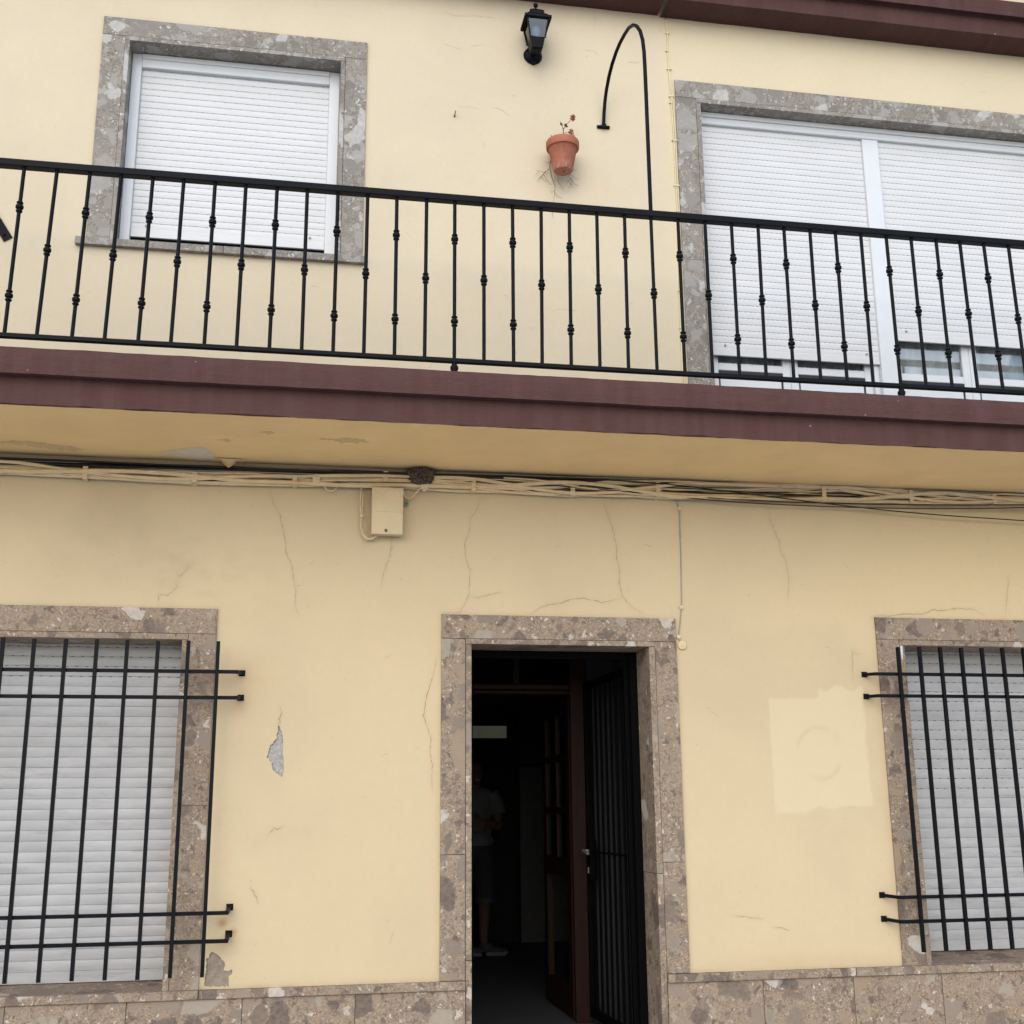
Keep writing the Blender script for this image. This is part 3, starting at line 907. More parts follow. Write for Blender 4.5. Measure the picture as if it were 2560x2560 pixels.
# upper right balcony window
WUR = holder('window', (2.16, 0, 3.70))
WUR['label'] = 'wide balcony window with two white roller shutters, right one raised higher'
window_stone(WUR, UR, 5.914, 0.133, 0.030, 0.125, S, [4.831], lint_joint=[2.15])
fy = 0.085
part('shutter_box', MB().box(0.967, 3.353, fy, 0.15, 5.835, 5.912, 0.004), al, WUR)
part('shutter_box_trim', MB().box(0.967, 3.353, fy - 0.012, fy - 0.001, 5.880, 5.912, 0.003), al, WUR)
part('mullion', MB().box(2.103, 2.214, fy + 0.004, 0.20, 3.71, 5.834, 0.004), al, WUR)
part('shutter_guide', MB().box(0.967, 1.004, fy + 0.01, 0.18, 3.71, 5.834, 0.003), al, WUR)
part('shutter_guide', MB().box(3.314, 3.353, fy + 0.01, 0.18, 3.71, 5.834, 0.003), al, WUR)
part('shutter_guide', MB().box(2.069, 2.1025, 0.125, 0.18, 3.71, 4.36, 0.003), al, WUR)
shutter(WUR, 1.0045, 2.1025, 4.268, 5.835, 0.0424, 0.112, [M['shut_white'], M['slot_soft']], (0.032, 0.014), M['shut_white'], bar_h=0.044, bulge=0.6)
shutter(WUR, 2.2145, 3.3135, 4.437, 5.835, 0.0424, 0.112, [M['shut_white'], M['slot_soft']], (0.032, 0.014), M['shut_white'], bar_h=0.046, bulge=0.6)
def leaf(x0, x1, y):
    zt = 5.80
    f = MB()
    sw = 0.050
    f.box(x0, x0 + sw, y, y + 0.035, 3.72, zt, 0.003).box(x1 - sw, x1, y, y + 0.035, 3.72, zt, 0.003)
    f.box(x0 + sw, x1 - sw, y + 0.001, y + 0.034, 4.190, 4.238, 0.003).box(x0 + sw, x1 - sw, y + 0.001, y + 0.034, 3.72, 3.80, 0.003)
    part('window_frame', f, al, WUR)
    part('glass_pane', MB().box(x0 + sw, x1 - sw, y + 0.016, y + 0.020, 4.238, zt - 0.05), M['glass'], WUR)
    part('lower_panel', MB().box(x0 + sw + 0.012, x1 - sw - 0.012, y + 0.008, y + 0.02, 3.80, 4.172), al, WUR)
    g = MB()
    g.box(x0 + sw, x1 - sw, y + 0.003, y + 0.024, 4.172, 4.1895).box(x0 + sw, x0 + sw + 0.011, y + 0.006, y + 0.024, 3.80, 4.1715).box(x1 - sw - 0.011, x1 - sw, y + 0.006, y + 0.024, 3.80, 4.1715)
    part('gasket', g, M['rubber'], WUR)
leaf(1.005, 1.522, 0.150)
leaf(1.524, 2.068, 0.150)
leaf(2.216, 2.745, 0.150)
leaf(2.747, 3.312, 0.150)
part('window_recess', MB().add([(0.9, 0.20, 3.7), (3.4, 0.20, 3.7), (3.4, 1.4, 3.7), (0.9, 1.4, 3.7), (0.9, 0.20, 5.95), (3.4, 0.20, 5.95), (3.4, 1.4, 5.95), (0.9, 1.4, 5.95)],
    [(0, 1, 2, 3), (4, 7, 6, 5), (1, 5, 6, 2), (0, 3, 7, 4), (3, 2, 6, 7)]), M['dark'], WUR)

def curtain(x0, x1, y, z0, z1, label, seed):
    vs, fs = [], []
    n = int((x1 - x0) / 0.008)
    for i in range(n + 1):
        x = x0 + (x1 - x0) * i / n
        w = 0.020 * math.sin(x * 52 + seed) + 0.010 * math.sin(x * 97 + 2 * seed) + 0.004 * math.sin(x * 190)
        for z in (z0, z1):
            vs.append((x, y + w * (1.0 if z == z0 else 0.7), z))
    for i in range(n):
        fs.append((2 * i, 2 * i + 2, 2 * i + 3, 2 * i + 1))
    me = MB().add([(a, b, c) for a, b, c in vs], fs).mesh('curtain', M['curtain'], (0, 0, 0), True)
    return tag(link('curtain', me), label, 'curtain', 'curtains behind the balcony window')
curtain(1.05, 2.03, 0.222, 3.74, 5.8, 'grey curtain behind the lower shuttered left half of the balcony window', 1.0)
curtain(2.28, 3.30, 0.222, 3.74, 5.8, 'grey pleated curtain behind the raised right half of the balcony window', 2.2)

# lower windows
S = M['stone_lo']
WLO = holder('window', (-2.66, 0, 0.745))
WLO['label'] = 'street window left of the door with grimy closed roller shutter'
window_stone(WLO, WL, 2.462, 0.140, 0.031, 0.26, S, [1.623])
part('sill_slab', MB().extrude([(-0.033, 0.7485), (0.27, 0.768), (0.27, 0.74), (-0.033, 0.7482)], WL[0] + 0.172, WL[1] - 0.172), S, WLO)
shutter(WLO, WL[0] + 0.165, WL[1] - 0.166, 0.769, 2.60, 0.0525, 0.243, [M['shut_grey'], M['slot']], (0.05, 0.016), M['shut_grey'], slot_above=2.22, bar_h=0.055, sz=0.0062, plugs=False)
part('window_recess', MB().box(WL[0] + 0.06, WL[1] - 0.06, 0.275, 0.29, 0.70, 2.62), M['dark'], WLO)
WRO = holder('window', (2.68, 0, 0.745))
WRO['label'] = 'street window right of the door with slotted grey roller shutter'
window_stone(WRO, WR, 2.492, 0.135, 0.032, 0.29, S, [1.642])
part('sill_slab', MB().extrude([(-0.033, 0.7485), (0.30, 0.785), (0.30, 0.75), (-0.033, 0.7482)], WR[0] + 0.168, WR[1] - 0.168), S, WRO)
shutter(WRO, WR[0] + 0.163, WR[1] - 0.164, 0.786, 2.62, 0.0565, 0.262, [M['shut_grey'], M['slot']], (0.05, 0.015), M['shut_grey'], slot_above=1.60, bar_h=0.055, sz=0.0062, plugs=False)
part('paint_drip', MB().box(2.0065, 2.020, -0.0178, -0.0165, 2.435, 2.489).box(2.0085, 2.017, -0.0177, -0.0165, 2.410, 2.4345), M['shut_white'], WRO, label='white smear of paint on the corner of the stone reveal')
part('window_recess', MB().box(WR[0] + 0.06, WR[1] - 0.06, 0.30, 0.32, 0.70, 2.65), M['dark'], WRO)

# ---- balcony: body with stepped maroon edge, ochre underside
def strip_band(prof, x0, x1, dx, amp, seed):
    """open (y,z) outline swept along x, slightly wavering like hand-rendered plaster"""
    xs_ = np.arange(x0, x1 + 1e-6, dx)
    mb = MB()
    vs, fs = [], []
    n = len(prof)
    for i, x in enumerate(xs_):
        for k, (y, z) in enumerate(prof):
            a = amp[k] if hasattr(amp, '__len__') else amp
            vs.append((x, y + a * 0.6 * (float(fbm(x * 7, k * 3.7, seed)) - 0.5), z + a * (float(fbm(x * 9, k * 5.1 + 40, seed, 5)) - 0.5)))
    for i in range(len(xs_) - 1):
        for k in range(n - 1):
            fs.append((i * n + k, (i + 1) * n + k, (i + 1) * n + k + 1, i * n + k + 1))
    return mb.add(vs, fs)
BAL = holder('balcony', (0, 0, SOF))
BX = 4.6
part('slab', MB().box(-BX, BX, -0.84, -0.001, SOF + 0.012, 3.697), M['render'], BAL)
part('fascia_band', strip_band([(-0.845, SOF - 0.004), (-0.8625, SOF - 0.006), (-0.862, 3.50), (-0.861, 3.566)], -BX, BX, 0.01, [0.006, 0.019, 0.004, 0.002], 61), M['fascia'], BAL, label='lower recessed maroon band of the balcony edge')
part('fascia_band', strip_band([(-0.855, 3.561), (-0.912, 3.558), (-0.914, 3.60), (-0.911, 3.650), (-0.903, 3.657), (-0.880, 3.688), (-0.868, 3.702), (-0.60, 3.704), (-0.001, 3.708)], -BX, BX, 0.02, [0.002, 0.004, 0.004, 0.005, 0.006, 0.008, 0.006, 0.002, 0.0], 71), M['fascia'], BAL, label='upper projecting maroon band with sloped top')
# underside
xs_ = np.arange(-BX, BX + 1e-6, 0.03)
ys_ = np.concatenate([np.arange(-0.852, -0.05, 0.03), np.arange(-0.05, 0.001, 0.0125)])
XX, YY = np.meshgrid(xs_, ys_, indexing='ij')
ZZ = SOF + 0.006 * (fbm(XX * 1.6, YY * 2.2, 81) - 0.5) + 0.003 * (fbm(XX * 8, YY * 8, 83) - 0.5)
nyy = len(ys_)
vs = np.stack([XX.ravel(), YY.ravel(), ZZ.ravel()], 1)
fs = [(i * nyy + k, i * nyy + k + 1, (i + 1) * nyy + k + 1, (i + 1) * nyy + k) for i in range(len(xs_) - 1) for k in range(nyy - 1)]
mb = MB().add(vs.tolist(), fs)
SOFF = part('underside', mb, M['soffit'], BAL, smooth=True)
at = SOFF.data.attributes.new('dirt_shade', 'FLOAT', 'POINT')
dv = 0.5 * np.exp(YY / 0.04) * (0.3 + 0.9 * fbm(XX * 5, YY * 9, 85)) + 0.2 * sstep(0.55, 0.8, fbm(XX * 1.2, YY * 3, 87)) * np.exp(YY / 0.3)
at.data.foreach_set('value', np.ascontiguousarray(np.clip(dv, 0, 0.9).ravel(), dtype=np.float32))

def soffit_z(x, y):
    return float(SOF + 0.006 * (fbm(np.array(x) * 1.6, np.array(y) * 2.2, 81) - 0.5) + 0.003 * (fbm(np.array(x) * 8, np.array(y) * 8, 83) - 0.5))

def flake(poly, z, seed, mat, name='paint_flake', amp=0.006, lift=0.0):
    rg = ragged(poly, amp, seed, 0.012)
    vo, eo, fo, *_ = delaunay_2d_cdt([Vector(p) for p in rg], [(i, (i + 1) % len(rg)) for i in range(len(rg))], [], 1, 1e-6)
    vs = [(v[0], v[1], soffit_z(v[0], v[1]) - 0.0011 - 0.0005 * random.random()) for v in vo]
    part(name, MB().add(vs, [tuple(f) for f in fo]), mat, BAL)
flake([(-2.17, -0.145), (-2.084, -0.215), (-2.0, -0.255), (-1.939, -0.274), (-1.90, -0.18), (-1.89, -0.129), (-1.926, -0.057), (-2.011, -0.082), (-2.095, -0.099)], SOF - 0.005, 3, M['paint_chip'])
flake([(-1.86, -0.42), (-1.83, -0.44), (-1.79, -0.42), (-1.82, -0.39)], SOF - 0.005, 4, M['chip_ochre'], amp=0.008)
flake([(-1.64, -0.57), (-1.60, -0.60), (-1.57, -0.57), (-1.60, -0.54)], SOF - 0.005, 8, M['chip_ochre'], amp=0.008)
flake([(-3.0, -0.22), (-2.8, -0.26), (-2.55, -0.15), (-2.6, -0.11), (-2.85, -0.17)], SOF - 0.0045, 9, M['chip_ochre'], amp=0.012)
flake([(-1.35, -0.50), (-1.2, -0.54), (-1.10, -0.50), (-1.2, -0.46)], SOF - 0.0045, 10, M['chip_ochre'], amp=0.014)
flake([(2.78, -0.10), (2.9, -0.16), (3.0, -0.1), (2.92, -0.03)], SOF - 0.005, 12, M['paint_chip'], amp=0.01)
# curl of paint hanging down near the wall
vs = []
for i in range(9):
    u = i / 8
    x = -1.895 + 0.15 * u
    drop = 0.042 * math.exp(-((u - 0.5) / 0.20) ** 2) + 0.004
    vs += [(x, -0.10, SOF - 0.006), (x, -0.085, SOF - 0.012 - drop * 0.45), (x, -0.098, SOF - 0.010 - drop)]
fs = []
for i in range(8):
    for k in range(2):
        fs.append((i * 3 + k, i * 3 + 3 + k, i * 3 + 4 + k, i * 3 + 1 + k))
part('paint_flake', MB().add(vs, fs), M['chip_ochre'], BAL)

# ---- cornice and parapet at the eaves
COR = holder('cornice', (0, 0, 6.515))
def cor(x0, x1, dz, seed):
    p = [(0.0, 6.516 + dz), (-0.17, 6.516 + dz), (-0.185, 6.520 + dz), (-0.188, 6.645 + dz), (-0.198, 6.648 + dz), (-0.235, 6.640 + dz), (-0.238, 6.745 + dz), (-0.225, 6.762 + dz), (0.0, 6.785 + dz)]
    part('cornice_run', strip_band(p, x0, x1, 0.03, [0.006, 0.006, 0.006, 0.003, 0.003, 0.003, 0.004, 0.003, 0], seed), M['cornice'], COR)
cor(-4.6, 0.7269, 0.010, 91)
cor(0.7271, 4.6, 0.0, 93)

# ------------------------------------------------------------------ hall behind the door
HALL = holder('hallway', (0, 0, 0.32))
FZ = 0.32
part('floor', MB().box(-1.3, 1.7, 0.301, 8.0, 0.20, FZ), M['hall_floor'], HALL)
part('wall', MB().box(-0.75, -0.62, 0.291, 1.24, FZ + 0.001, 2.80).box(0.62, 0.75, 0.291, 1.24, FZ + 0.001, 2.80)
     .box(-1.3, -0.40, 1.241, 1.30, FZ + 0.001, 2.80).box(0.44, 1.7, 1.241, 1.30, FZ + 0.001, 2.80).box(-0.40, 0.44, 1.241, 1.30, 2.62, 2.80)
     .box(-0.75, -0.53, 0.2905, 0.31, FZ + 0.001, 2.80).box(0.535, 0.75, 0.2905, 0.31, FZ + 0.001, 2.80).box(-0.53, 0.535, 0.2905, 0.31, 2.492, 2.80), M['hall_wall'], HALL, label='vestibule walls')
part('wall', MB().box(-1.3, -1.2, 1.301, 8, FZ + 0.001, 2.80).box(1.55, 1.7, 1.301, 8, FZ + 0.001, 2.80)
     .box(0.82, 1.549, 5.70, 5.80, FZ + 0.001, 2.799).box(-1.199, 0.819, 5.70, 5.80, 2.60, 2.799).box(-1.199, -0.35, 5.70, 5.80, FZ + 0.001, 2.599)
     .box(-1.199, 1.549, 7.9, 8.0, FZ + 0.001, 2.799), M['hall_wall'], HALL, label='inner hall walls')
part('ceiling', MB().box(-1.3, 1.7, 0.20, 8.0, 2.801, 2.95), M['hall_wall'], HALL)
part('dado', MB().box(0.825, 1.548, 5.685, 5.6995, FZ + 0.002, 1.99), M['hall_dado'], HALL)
part('dado_rail', MB().box(0.825, 1.548, 5.67, 5.6995, 1.991, 2.035), M['wood'], HALL)
BDW = MB().box(-0.349, 0.819, 5.74, 5.78, 2.02 + FZ, 2.599 - 0.17)
part('fanlight', MB().box(-0.345, 0.70, 5.745, 5.755, 2.285, 2.405), M['lit'], HALL, label='dim greenish fanlight over the inner door')
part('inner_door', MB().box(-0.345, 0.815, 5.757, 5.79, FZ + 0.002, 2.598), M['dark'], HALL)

# wooden inner doorway, transom light and open leaf
ID = holder('inner_doorway', (0, 1.27, FZ))
part('door_frame', MB().box(-0.399, -0.315, 1.215, 1.238, FZ + 0.001, 2.618, 0.004).box(0.325, 0.438, 1.215, 1.238, FZ + 0.001, 2.618, 0.004)
     .box(-0.3145, 0.3245, 1.214, 1.239, 2.585, 2.618, 0.004).box(-0.3145, 0.3245, 1.205, 1.2395, 2.335, 2.372, 0.006).box(-0.3145, 0.3245, 1.198, 1.24, 2.305, 2.334, 0.008)
     .box(-0.045, -0.005, 1.214, 1.2385, 2.3725, 2.5845, 0.004), M['wood'], ID)
for a, b in ((-0.314, -0.046), (-0.004, 0.324)):
    part('glass_pane', MB().box(a, b, 1.225, 1.229, 2.373, 2.584), M['glass'], ID)
lf = holder('wooden_door', (0.345, 1.31, FZ))
def lbox(y0, y1, z0, z1, x0=0.33, x1=0.37, c=0.0):
    # local leaf built along +y, its visible face towards -x
    return MB().box(x0, x1, y0, y1, z0, z1)
m = MB()
Y0, Y1 = 1.305, 2.14
m.box(0.33, 0.37, Y0, Y0 + 0.10, FZ + 0.012, 2.30).box(0.33, 0.37, Y1 - 0.10, Y1, FZ + 0.012, 2.30)
for z0, z1 in ((FZ + 0.012, FZ + 0.18), (1.16, 1.28), (1.56, 1.60), (1.90, 1.94), (2.20, 2.30)):
    m.box(0.331, 0.369, Y0 + 0.1001, Y1 - 0.1001, z0, z1)
m.box(0.332, 0.368, 1.70, 1.745, 1.2801, 2.1999)
part('door_leaf', m, M['wood'], lf)
part('lower_panel', MB().box(0.343, 0.357, Y0 + 0.1, Y1 - 0.1, FZ + 0.18, 1.16), M['wood'], lf)
for a, b in ((Y0 + 0.1, 1.70), (1.745, Y1 - 0.1)):
    for z0, z1 in ((1.28, 1.56), (1.60, 1.90), (1.94, 2.20)):
        part('glass_pane', MB().box(0.347, 0.351, a, b, z0, z1), M['glass'], lf)
part('door_handle', MB().lathe([(0.022, 0), (0.02, 0.01), (0.009, 0.02), (0.009, 0.04), (0.024, 0.055), (0.026, 0.07), (0.012, 0.08)], (0, 0, 0), 12), M['steel'], lf)
h = lf.children[-1]
h.rotation_euler = (0, R(-90), 0)
h.location = Vector((0.33, 2.02, 1.20)) - wloc(lf)
h.data.transform(Matrix.Translation(wloc(lf)))

# ------------------------------------------------------------------ iron street gate, folded back inside
GATE = thing('iron_gate', (0.455, 0.29, FZ), 'black barred iron gate standing open inside the dark doorway', 'gate')
gm = M['gate_iron']
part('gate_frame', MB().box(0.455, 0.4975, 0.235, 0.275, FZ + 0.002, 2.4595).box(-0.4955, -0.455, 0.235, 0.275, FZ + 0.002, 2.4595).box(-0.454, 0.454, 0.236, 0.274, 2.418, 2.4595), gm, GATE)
GA, GB = Vector((0.448, 0.300, 0)), Vector((0.428, 1.195, 0))
gd = (GB - GA).normalized()
def gp(t, z): return GA + gd * t + Vector((0, 0, z))
GL = (GB - GA).length
g = MB()
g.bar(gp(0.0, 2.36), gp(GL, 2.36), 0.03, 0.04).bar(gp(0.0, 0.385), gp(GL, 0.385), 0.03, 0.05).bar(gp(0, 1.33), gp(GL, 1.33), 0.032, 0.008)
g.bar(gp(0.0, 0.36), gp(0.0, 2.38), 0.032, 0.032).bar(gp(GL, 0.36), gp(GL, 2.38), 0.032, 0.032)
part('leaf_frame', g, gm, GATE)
nb = 8
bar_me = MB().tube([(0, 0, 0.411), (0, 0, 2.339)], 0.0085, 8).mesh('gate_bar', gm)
for i in range(1, nb):
    p = gp(GL * i / nb, 0)
    link('gate_bar', bar_me, GATE, p - wloc(GATE))
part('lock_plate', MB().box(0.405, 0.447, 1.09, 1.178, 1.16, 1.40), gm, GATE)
lev = MB().tube([(0.405, 1.135, 1.335), (0.372, 1.135, 1.335)], 0.009, 8).tube([(0.374, 1.137, 1.335), (0.366, 1.08, 1.332), (0.372, 1.01, 1.322)], [0.011, 0.0105, 0.009], 8)
part('gate_handle', lev, M['steel'], GATE)
part('keyhole', MB().box(0.4005, 0.4045, 1.125, 1.143, 1.20, 1.235), M['steel'], GATE)

# ------------------------------------------------------------------ a person in the hall
def person():
    root = thing('person', (0.22, 4.75, FZ), 'person in pale T-shirt and dark shorts standing half hidden in the dark hallway', 'person')
    X, Y, Zf = 0.22, 4.75, FZ
    def P(x, y, z): return (X + x, Y + y, Zf + z)
    b = MB()
    def ell(c, r, n=10):
        prof = [(max(0.02, math.sin(math.pi * i / n)), -math.cos(math.pi * i / n)) for i in range(n + 1)]
        vs, fs = [], []
        for (rr, h) in prof:
            for k in range(14):
                a = 2 * math.pi * k / 14
                vs.append((c[0] + rr * math.cos(a) * r[0], c[1] + rr * math.sin(a) * r[1], c[2] + h * r[2]))
        for i in range(n):
            for k in range(14):
                k2 = (k + 1) % 14
                fs.append((i * 14 + k, i * 14 + k2, i * 14 + 14 + k2, i * 14 + 14 + k))
        fs.append(tuple(range(14))[::-1]); fs.append(tuple(n * 14 + k for k in range(14)))
        return vs, fs
    # trunk, neck, head turned to the right
    for c, r in (((0, 0, 0.96), (0.165, 0.115, 0.13)), ((0, 0, 1.12), (0.145, 0.10, 0.16)), ((0, 0, 1.30), (0.165, 0.11, 0.17)), ((0, 0, 1.40), (0.17, 0.085, 0.075)),
                 ((0.01, -0.01, 1.60), (0.075, 0.095, 0.115)), ((0.015, -0.045, 1.565), (0.055, 0.055, 0.075))):
        b.add(*ell(P(*c), r))
    b.tube([P(0, 0, 1.40), P(0.005, -0.005, 1.54)], [0.06, 0.052], 12)
    b.add(*ell(P(0.03, -0.108, 1.585), (0.012, 0.018, 0.022)))          # nose
    for s_ in (-1, 1):
        b.add(*ell(P(0.01 + s_ * 0.078, 0.0, 1.59), (0.010, 0.02, 0.032)))   # ears
        b.tube([P(s_ * 0.085, 0, 0.95), P(s_ * 0.10, -0.005, 0.70), P(s_ * 0.095, 0.0, 0.49), P(s_ * 0.095, 0.02, 0.36), P(s_ * 0.09, 0.03, 0.10), P(s_ * 0.09, 0.03, 0.06)],
               [0.085, 0.075, 0.055, 0.056, 0.036, 0.038], 12)
    # arms folded in front, forearms crossing, with hands
    for s_ in (-1, 1):
        sh, el = P(s_ * 0.185, 0.0, 1.38), P(s_ * 0.225, -0.03, 1.11)
        wr = P(s_ * 0.06, -0.18, 1.13 + 0.03 * s_)
        b.tube([sh, [(a + c) / 2 for a, c in zip(sh, el)], el], [0.055, 0.05, 0.042], 10)
        b.tube([el, [(a + c) / 2 for a, c in zip(el, wr)], wr], [0.043, 0.038, 0.027], 10)
        d = -s_
        pc = (wr[0] + d * 0.05, wr[1] + 0.002, wr[2] + 0.002)
        b.add(*ell(pc, (0.05, 0.016, 0.042)))
        for k, (dz, L) in enumerate(((0.030, 0.070), (0.011, 0.078), (-0.009, 0.074), (-0.028, 0.058))):
            a0 = (pc[0] + d * 0.035, pc[1], pc[2] + dz)
            a1 = (pc[0] + d * (0.035 + L * 0.55), pc[1] + 0.004, pc[2] + dz * 1.1)
            a2 = (pc[0] + d * (0.03 + L), pc[1] + 0.03, pc[2] + dz * 1.1 - 0.004)
            b.tube([a0, a1, a2], [0.0095, 0.009, 0.0075], 8)
        b.tube([(pc[0] - d * 0.02, pc[1], pc[2] + 0.03), (pc[0] + d * 0.01, pc[1] - 0.012, pc[2] + 0.06), (pc[0] + d * 0.035, pc[1] - 0.012, pc[2] + 0.075)], [0.013, 0.011, 0.009], 8)
    o = part('body', b, M['skin'], root, smooth=True)
    md = o.modifiers.new('remesh', 'REMESH'); md.mode = 'VOXEL'; md.voxel_size = 0.007; md.use_smooth_shade = True
    md = o.modifiers.new('smooth', 'SMOOTH'); md.factor = 0.5; md.iterations = 4
    # clothes
    s = MB()
    for c, r in (((0, 0, 0.98), (0.185, 0.135, 0.10)), ((0, 0, 1.12), (0.172, 0.125, 0.17)), ((0, 0, 1.30), (0.185, 0.128, 0.17)), ((0, 0, 1.395), (0.19, 0.10, 0.075))):
        s.add(*ell(P(*c), r))
    for s_ in (-1, 1):
        s.tube([P(s_ * 0.15, 0, 1.40), P(s_ * 0.20, -0.008, 1.33), P(s_ * 0.222, -0.02, 1.22)], [0.075, 0.072, 0.078], 12)
    o = part('shirt', s, M['shirt'], root, smooth=True)
    md = o.modifiers.new('remesh', 'REMESH'); md.mode = 'VOXEL'; md.voxel_size = 0.012; md.use_smooth_shade = True
    md = o.modifiers.new('smooth', 'SMOOTH'); md.factor = 0.5; md.iterations = 3
    s = MB()
    s.add(*ell(P(0, 0, 0.92), (0.178, 0.13, 0.13)))
    for s_ in (-1, 1):
        s.tube([P(s_ * 0.085, 0, 0.92), P(s_ * 0.10, -0.004, 0.70), P(s_ * 0.10, -0.002, 0.48)], [0.098, 0.095, 0.088], 12)
    o = part('shorts', s, M['shorts'], root, smooth=True)
    md = o.modifiers.new('remesh', 'REMESH'); md.mode = 'VOXEL'; md.voxel_size = 0.012; md.use_smooth_shade = True
    for s_ in (-1, 1):
        part('shorts_hem', MB().tube([P(s_ * 0.10, -0.002, 0.455), P(s_ * 0.10, -0.002, 0.49)], [0.0895, 0.0905], 16), M['hem'], root, smooth=True)
        f = MB()
        for c, r in (((s_ * 0.09 + 0.03, 0.02, 0.06), (0.07, 0.045, 0.05)), ((s_ * 0.09 + 0.11, 0.0, 0.045), (0.10, 0.046, 0.032)), ((s_ * 0.09, 0.03, 0.085), (0.045, 0.043, 0.05))):
            f.add(*ell(P(*c), r))
        part('shoe', f, M['shoe'], root, smooth=True)
        part('shoe_sole', MB().tube([P(s_ * 0.09 - 0.03, 0.022, 0.018), P(s_ * 0.09 + 0.02, 0.018, 0.018), P(s_ * 0.09 + 0.13, 0.0, 0.018), P(s_ * 0.09 + 0.215, -0.012, 0.022)], [0.016, 0.018, 0.018, 0.012], 8).box(X + s_ * 0.09 - 0.03, X + s_ * 0.09 + 0.19, Y - 0.042, Y + 0.058, Zf + 0.002, Zf + 0.030), M['sole'], root)
    h = MB()
    h.add(*ell(P(0.005, 0.012, 1.625), (0.086, 0.098, 0.105)))
    part('hair', h, M['hair'], root, smooth=True)
    fc = MB()
    for s_ in (-1, 1):
        fc.add(*ell(P(0.015 + s_ * 0.03, -0.092, 1.605), (0.012, 0.008, 0.007)))
    part('eye', fc, M['hair'], root)
    part('mouth', MB().add(*ell(P(0.02, -0.099, 1.525), (0.022, 0.006, 0.005))), M['petal'], root)
person()

# ------------------------------------------------------------------ balcony railing
IR = M['iron']
RAIL = thing('balcony_railing', (0, -0.76, 3.703), 'black iron balcony railing with collared upright bars across the whole front', 'railing')
RY = -0.76
part('top_rail', MB().box(-4.4, 4.4, RY - 0.022, RY + 0.022, 4.679, 4.717, 0.004), IR, RAIL)
part('bottom_rail', MB().box(-4.4, 4.4, RY - 0.014, RY + 0.014, 3.786, 3.808, 0.002), IR, RAIL)
bal_me = MB().tube([(0, 0, 3.807), (0, 0, 4.680)], 0.0096, 10).mesh('baluster', IR, smooth=True)
knob_me = MB().lathe([(0.0097, -0.030), (0.0125, -0.0285), (0.0160, -0.024), (0.0160, -0.020), (0.0105, -0.0165), (0.0105, -0.012), (0.0175, -0.0085), (0.0192, -0.004), (0.0192, 0.004), (0.0175, 0.0085),
                     (0.0105, 0.012), (0.0105, 0.0165), (0.0160, 0.020), (0.0160, 0.024), (0.0125, 0.0285), (0.0097, 0.030)], (0, 0, 0), 14).mesh('collar', IR, smooth=True)
foot_me = MB().lathe([(0.031, 3.700), (0.030, 3.708), (0.017, 3.720), (0.013, 3.735), (0.021, 3.752), (0.021, 3.764), (0.013, 3.774), (0.015, 3.786)], (0, 0, 0), 12).mesh('rail_foot', IR, smooth=True)
XT = [-2.831, -2.677, -2.521, -2.372, -2.219, -2.069, -1.915, -1.763, -1.607, -1.455, -1.299, -1.147, -0.996, -0.841, -0.693, -0.539, -0.386, -0.232, -0.079, 0.072, 0.225, 0.372, 0.524, 0.677, 0.828, 0.981, 1.131, 1.283, 1.433, 1.584, 1.736, 1.886, 2.038, 2.184, 2.331, 2.485]
XB = [-2.847, -2.701, -2.541, -2.391, -2.235, -2.082, -1.924, -1.77, -1.612, -1.455, -1.301, -1.149, -0.996, -0.844, -0.693, -0.541, -0.388, -0.239, -0.086, 0.066, 0.219, 0.373, 0.525, 0.676, 0.826, 0.974, 1.129, 1.282, 1.433, 1.583, 1.743, 1.892, 2.046, 2.198, 2.35, 2.50]
for k in range(-17, 25):
    # hand-set bars: spacing and plumb vary by a centimetre or so
    i = k + 14
    xt, xb = (XT[i], XB[i]) if 0 <= i < 36 else (-0.693 + 0.1525 * k, -0.693 + 0.1530 * k)
    lean = (xt - xb) / 0.88
    x = xb
    jz = random.uniform(-0.006, 0.006)
    o = link('baluster', bal_me, RAIL, (xb - lean * 3.797, 0, -3.703))
    o.rotation_euler = (0, math.atan(lean), 0)
    hs = [4.470, 4.007] if k % 2 == 0 else [4.245]
    for h in hs:
        c = link('collar', knob_me, o, (0, 0, h + jz + random.uniform(-0.004, 0.004)))
        c.rotation_euler = (0, 0, random.random() * 3)
    if k % 16 == 0:
        link('rail_foot', foot_me, RAIL, (x, 0, -3.703))

# bent pipe from the rail to the wall
hp = [(0.373, -0.76, 4.717), (0.373, -0.76, 5.0), (0.373, -0.76, 5.4), (0.3725, -0.76, 5.60), (0.372, -0.757, 5.70), (0.371, -0.742, 5.79), (0.3685, -0.71, 5.868), (0.3655, -0.66, 5.935), (0.363, -0.60, 5.985), (0.360, -0.52, 6.022),
      (0.357, -0.44, 6.035), (0.3505, -0.36, 6.032), (0.3455, -0.29, 6.018), (0.341, -0.21, 5.990), (0.3375, -0.145, 5.950), (0.334, -0.09, 5.893), (0.3318, -0.055, 5.835), (0.330, -0.030, 5.765), (0.329, -0.016, 5.684)]
HOOP = thing('bent_pipe', (0.373, -0.76, 4.717), 'black bent iron pipe arching from the balcony rail to the wall', 'pipe')
part('pipe', MB().tube(hp, 0.0108, 12), IR, HOOP, smooth=True)
part('wall_plate', MB().tube([(0.290, -0.006, 5.682), (0.368, -0.006, 5.684)], 0.011, 10).box(0.315, 0.343, -0.030, -0.012, 5.672, 5.694), IR, HOOP, smooth=True)

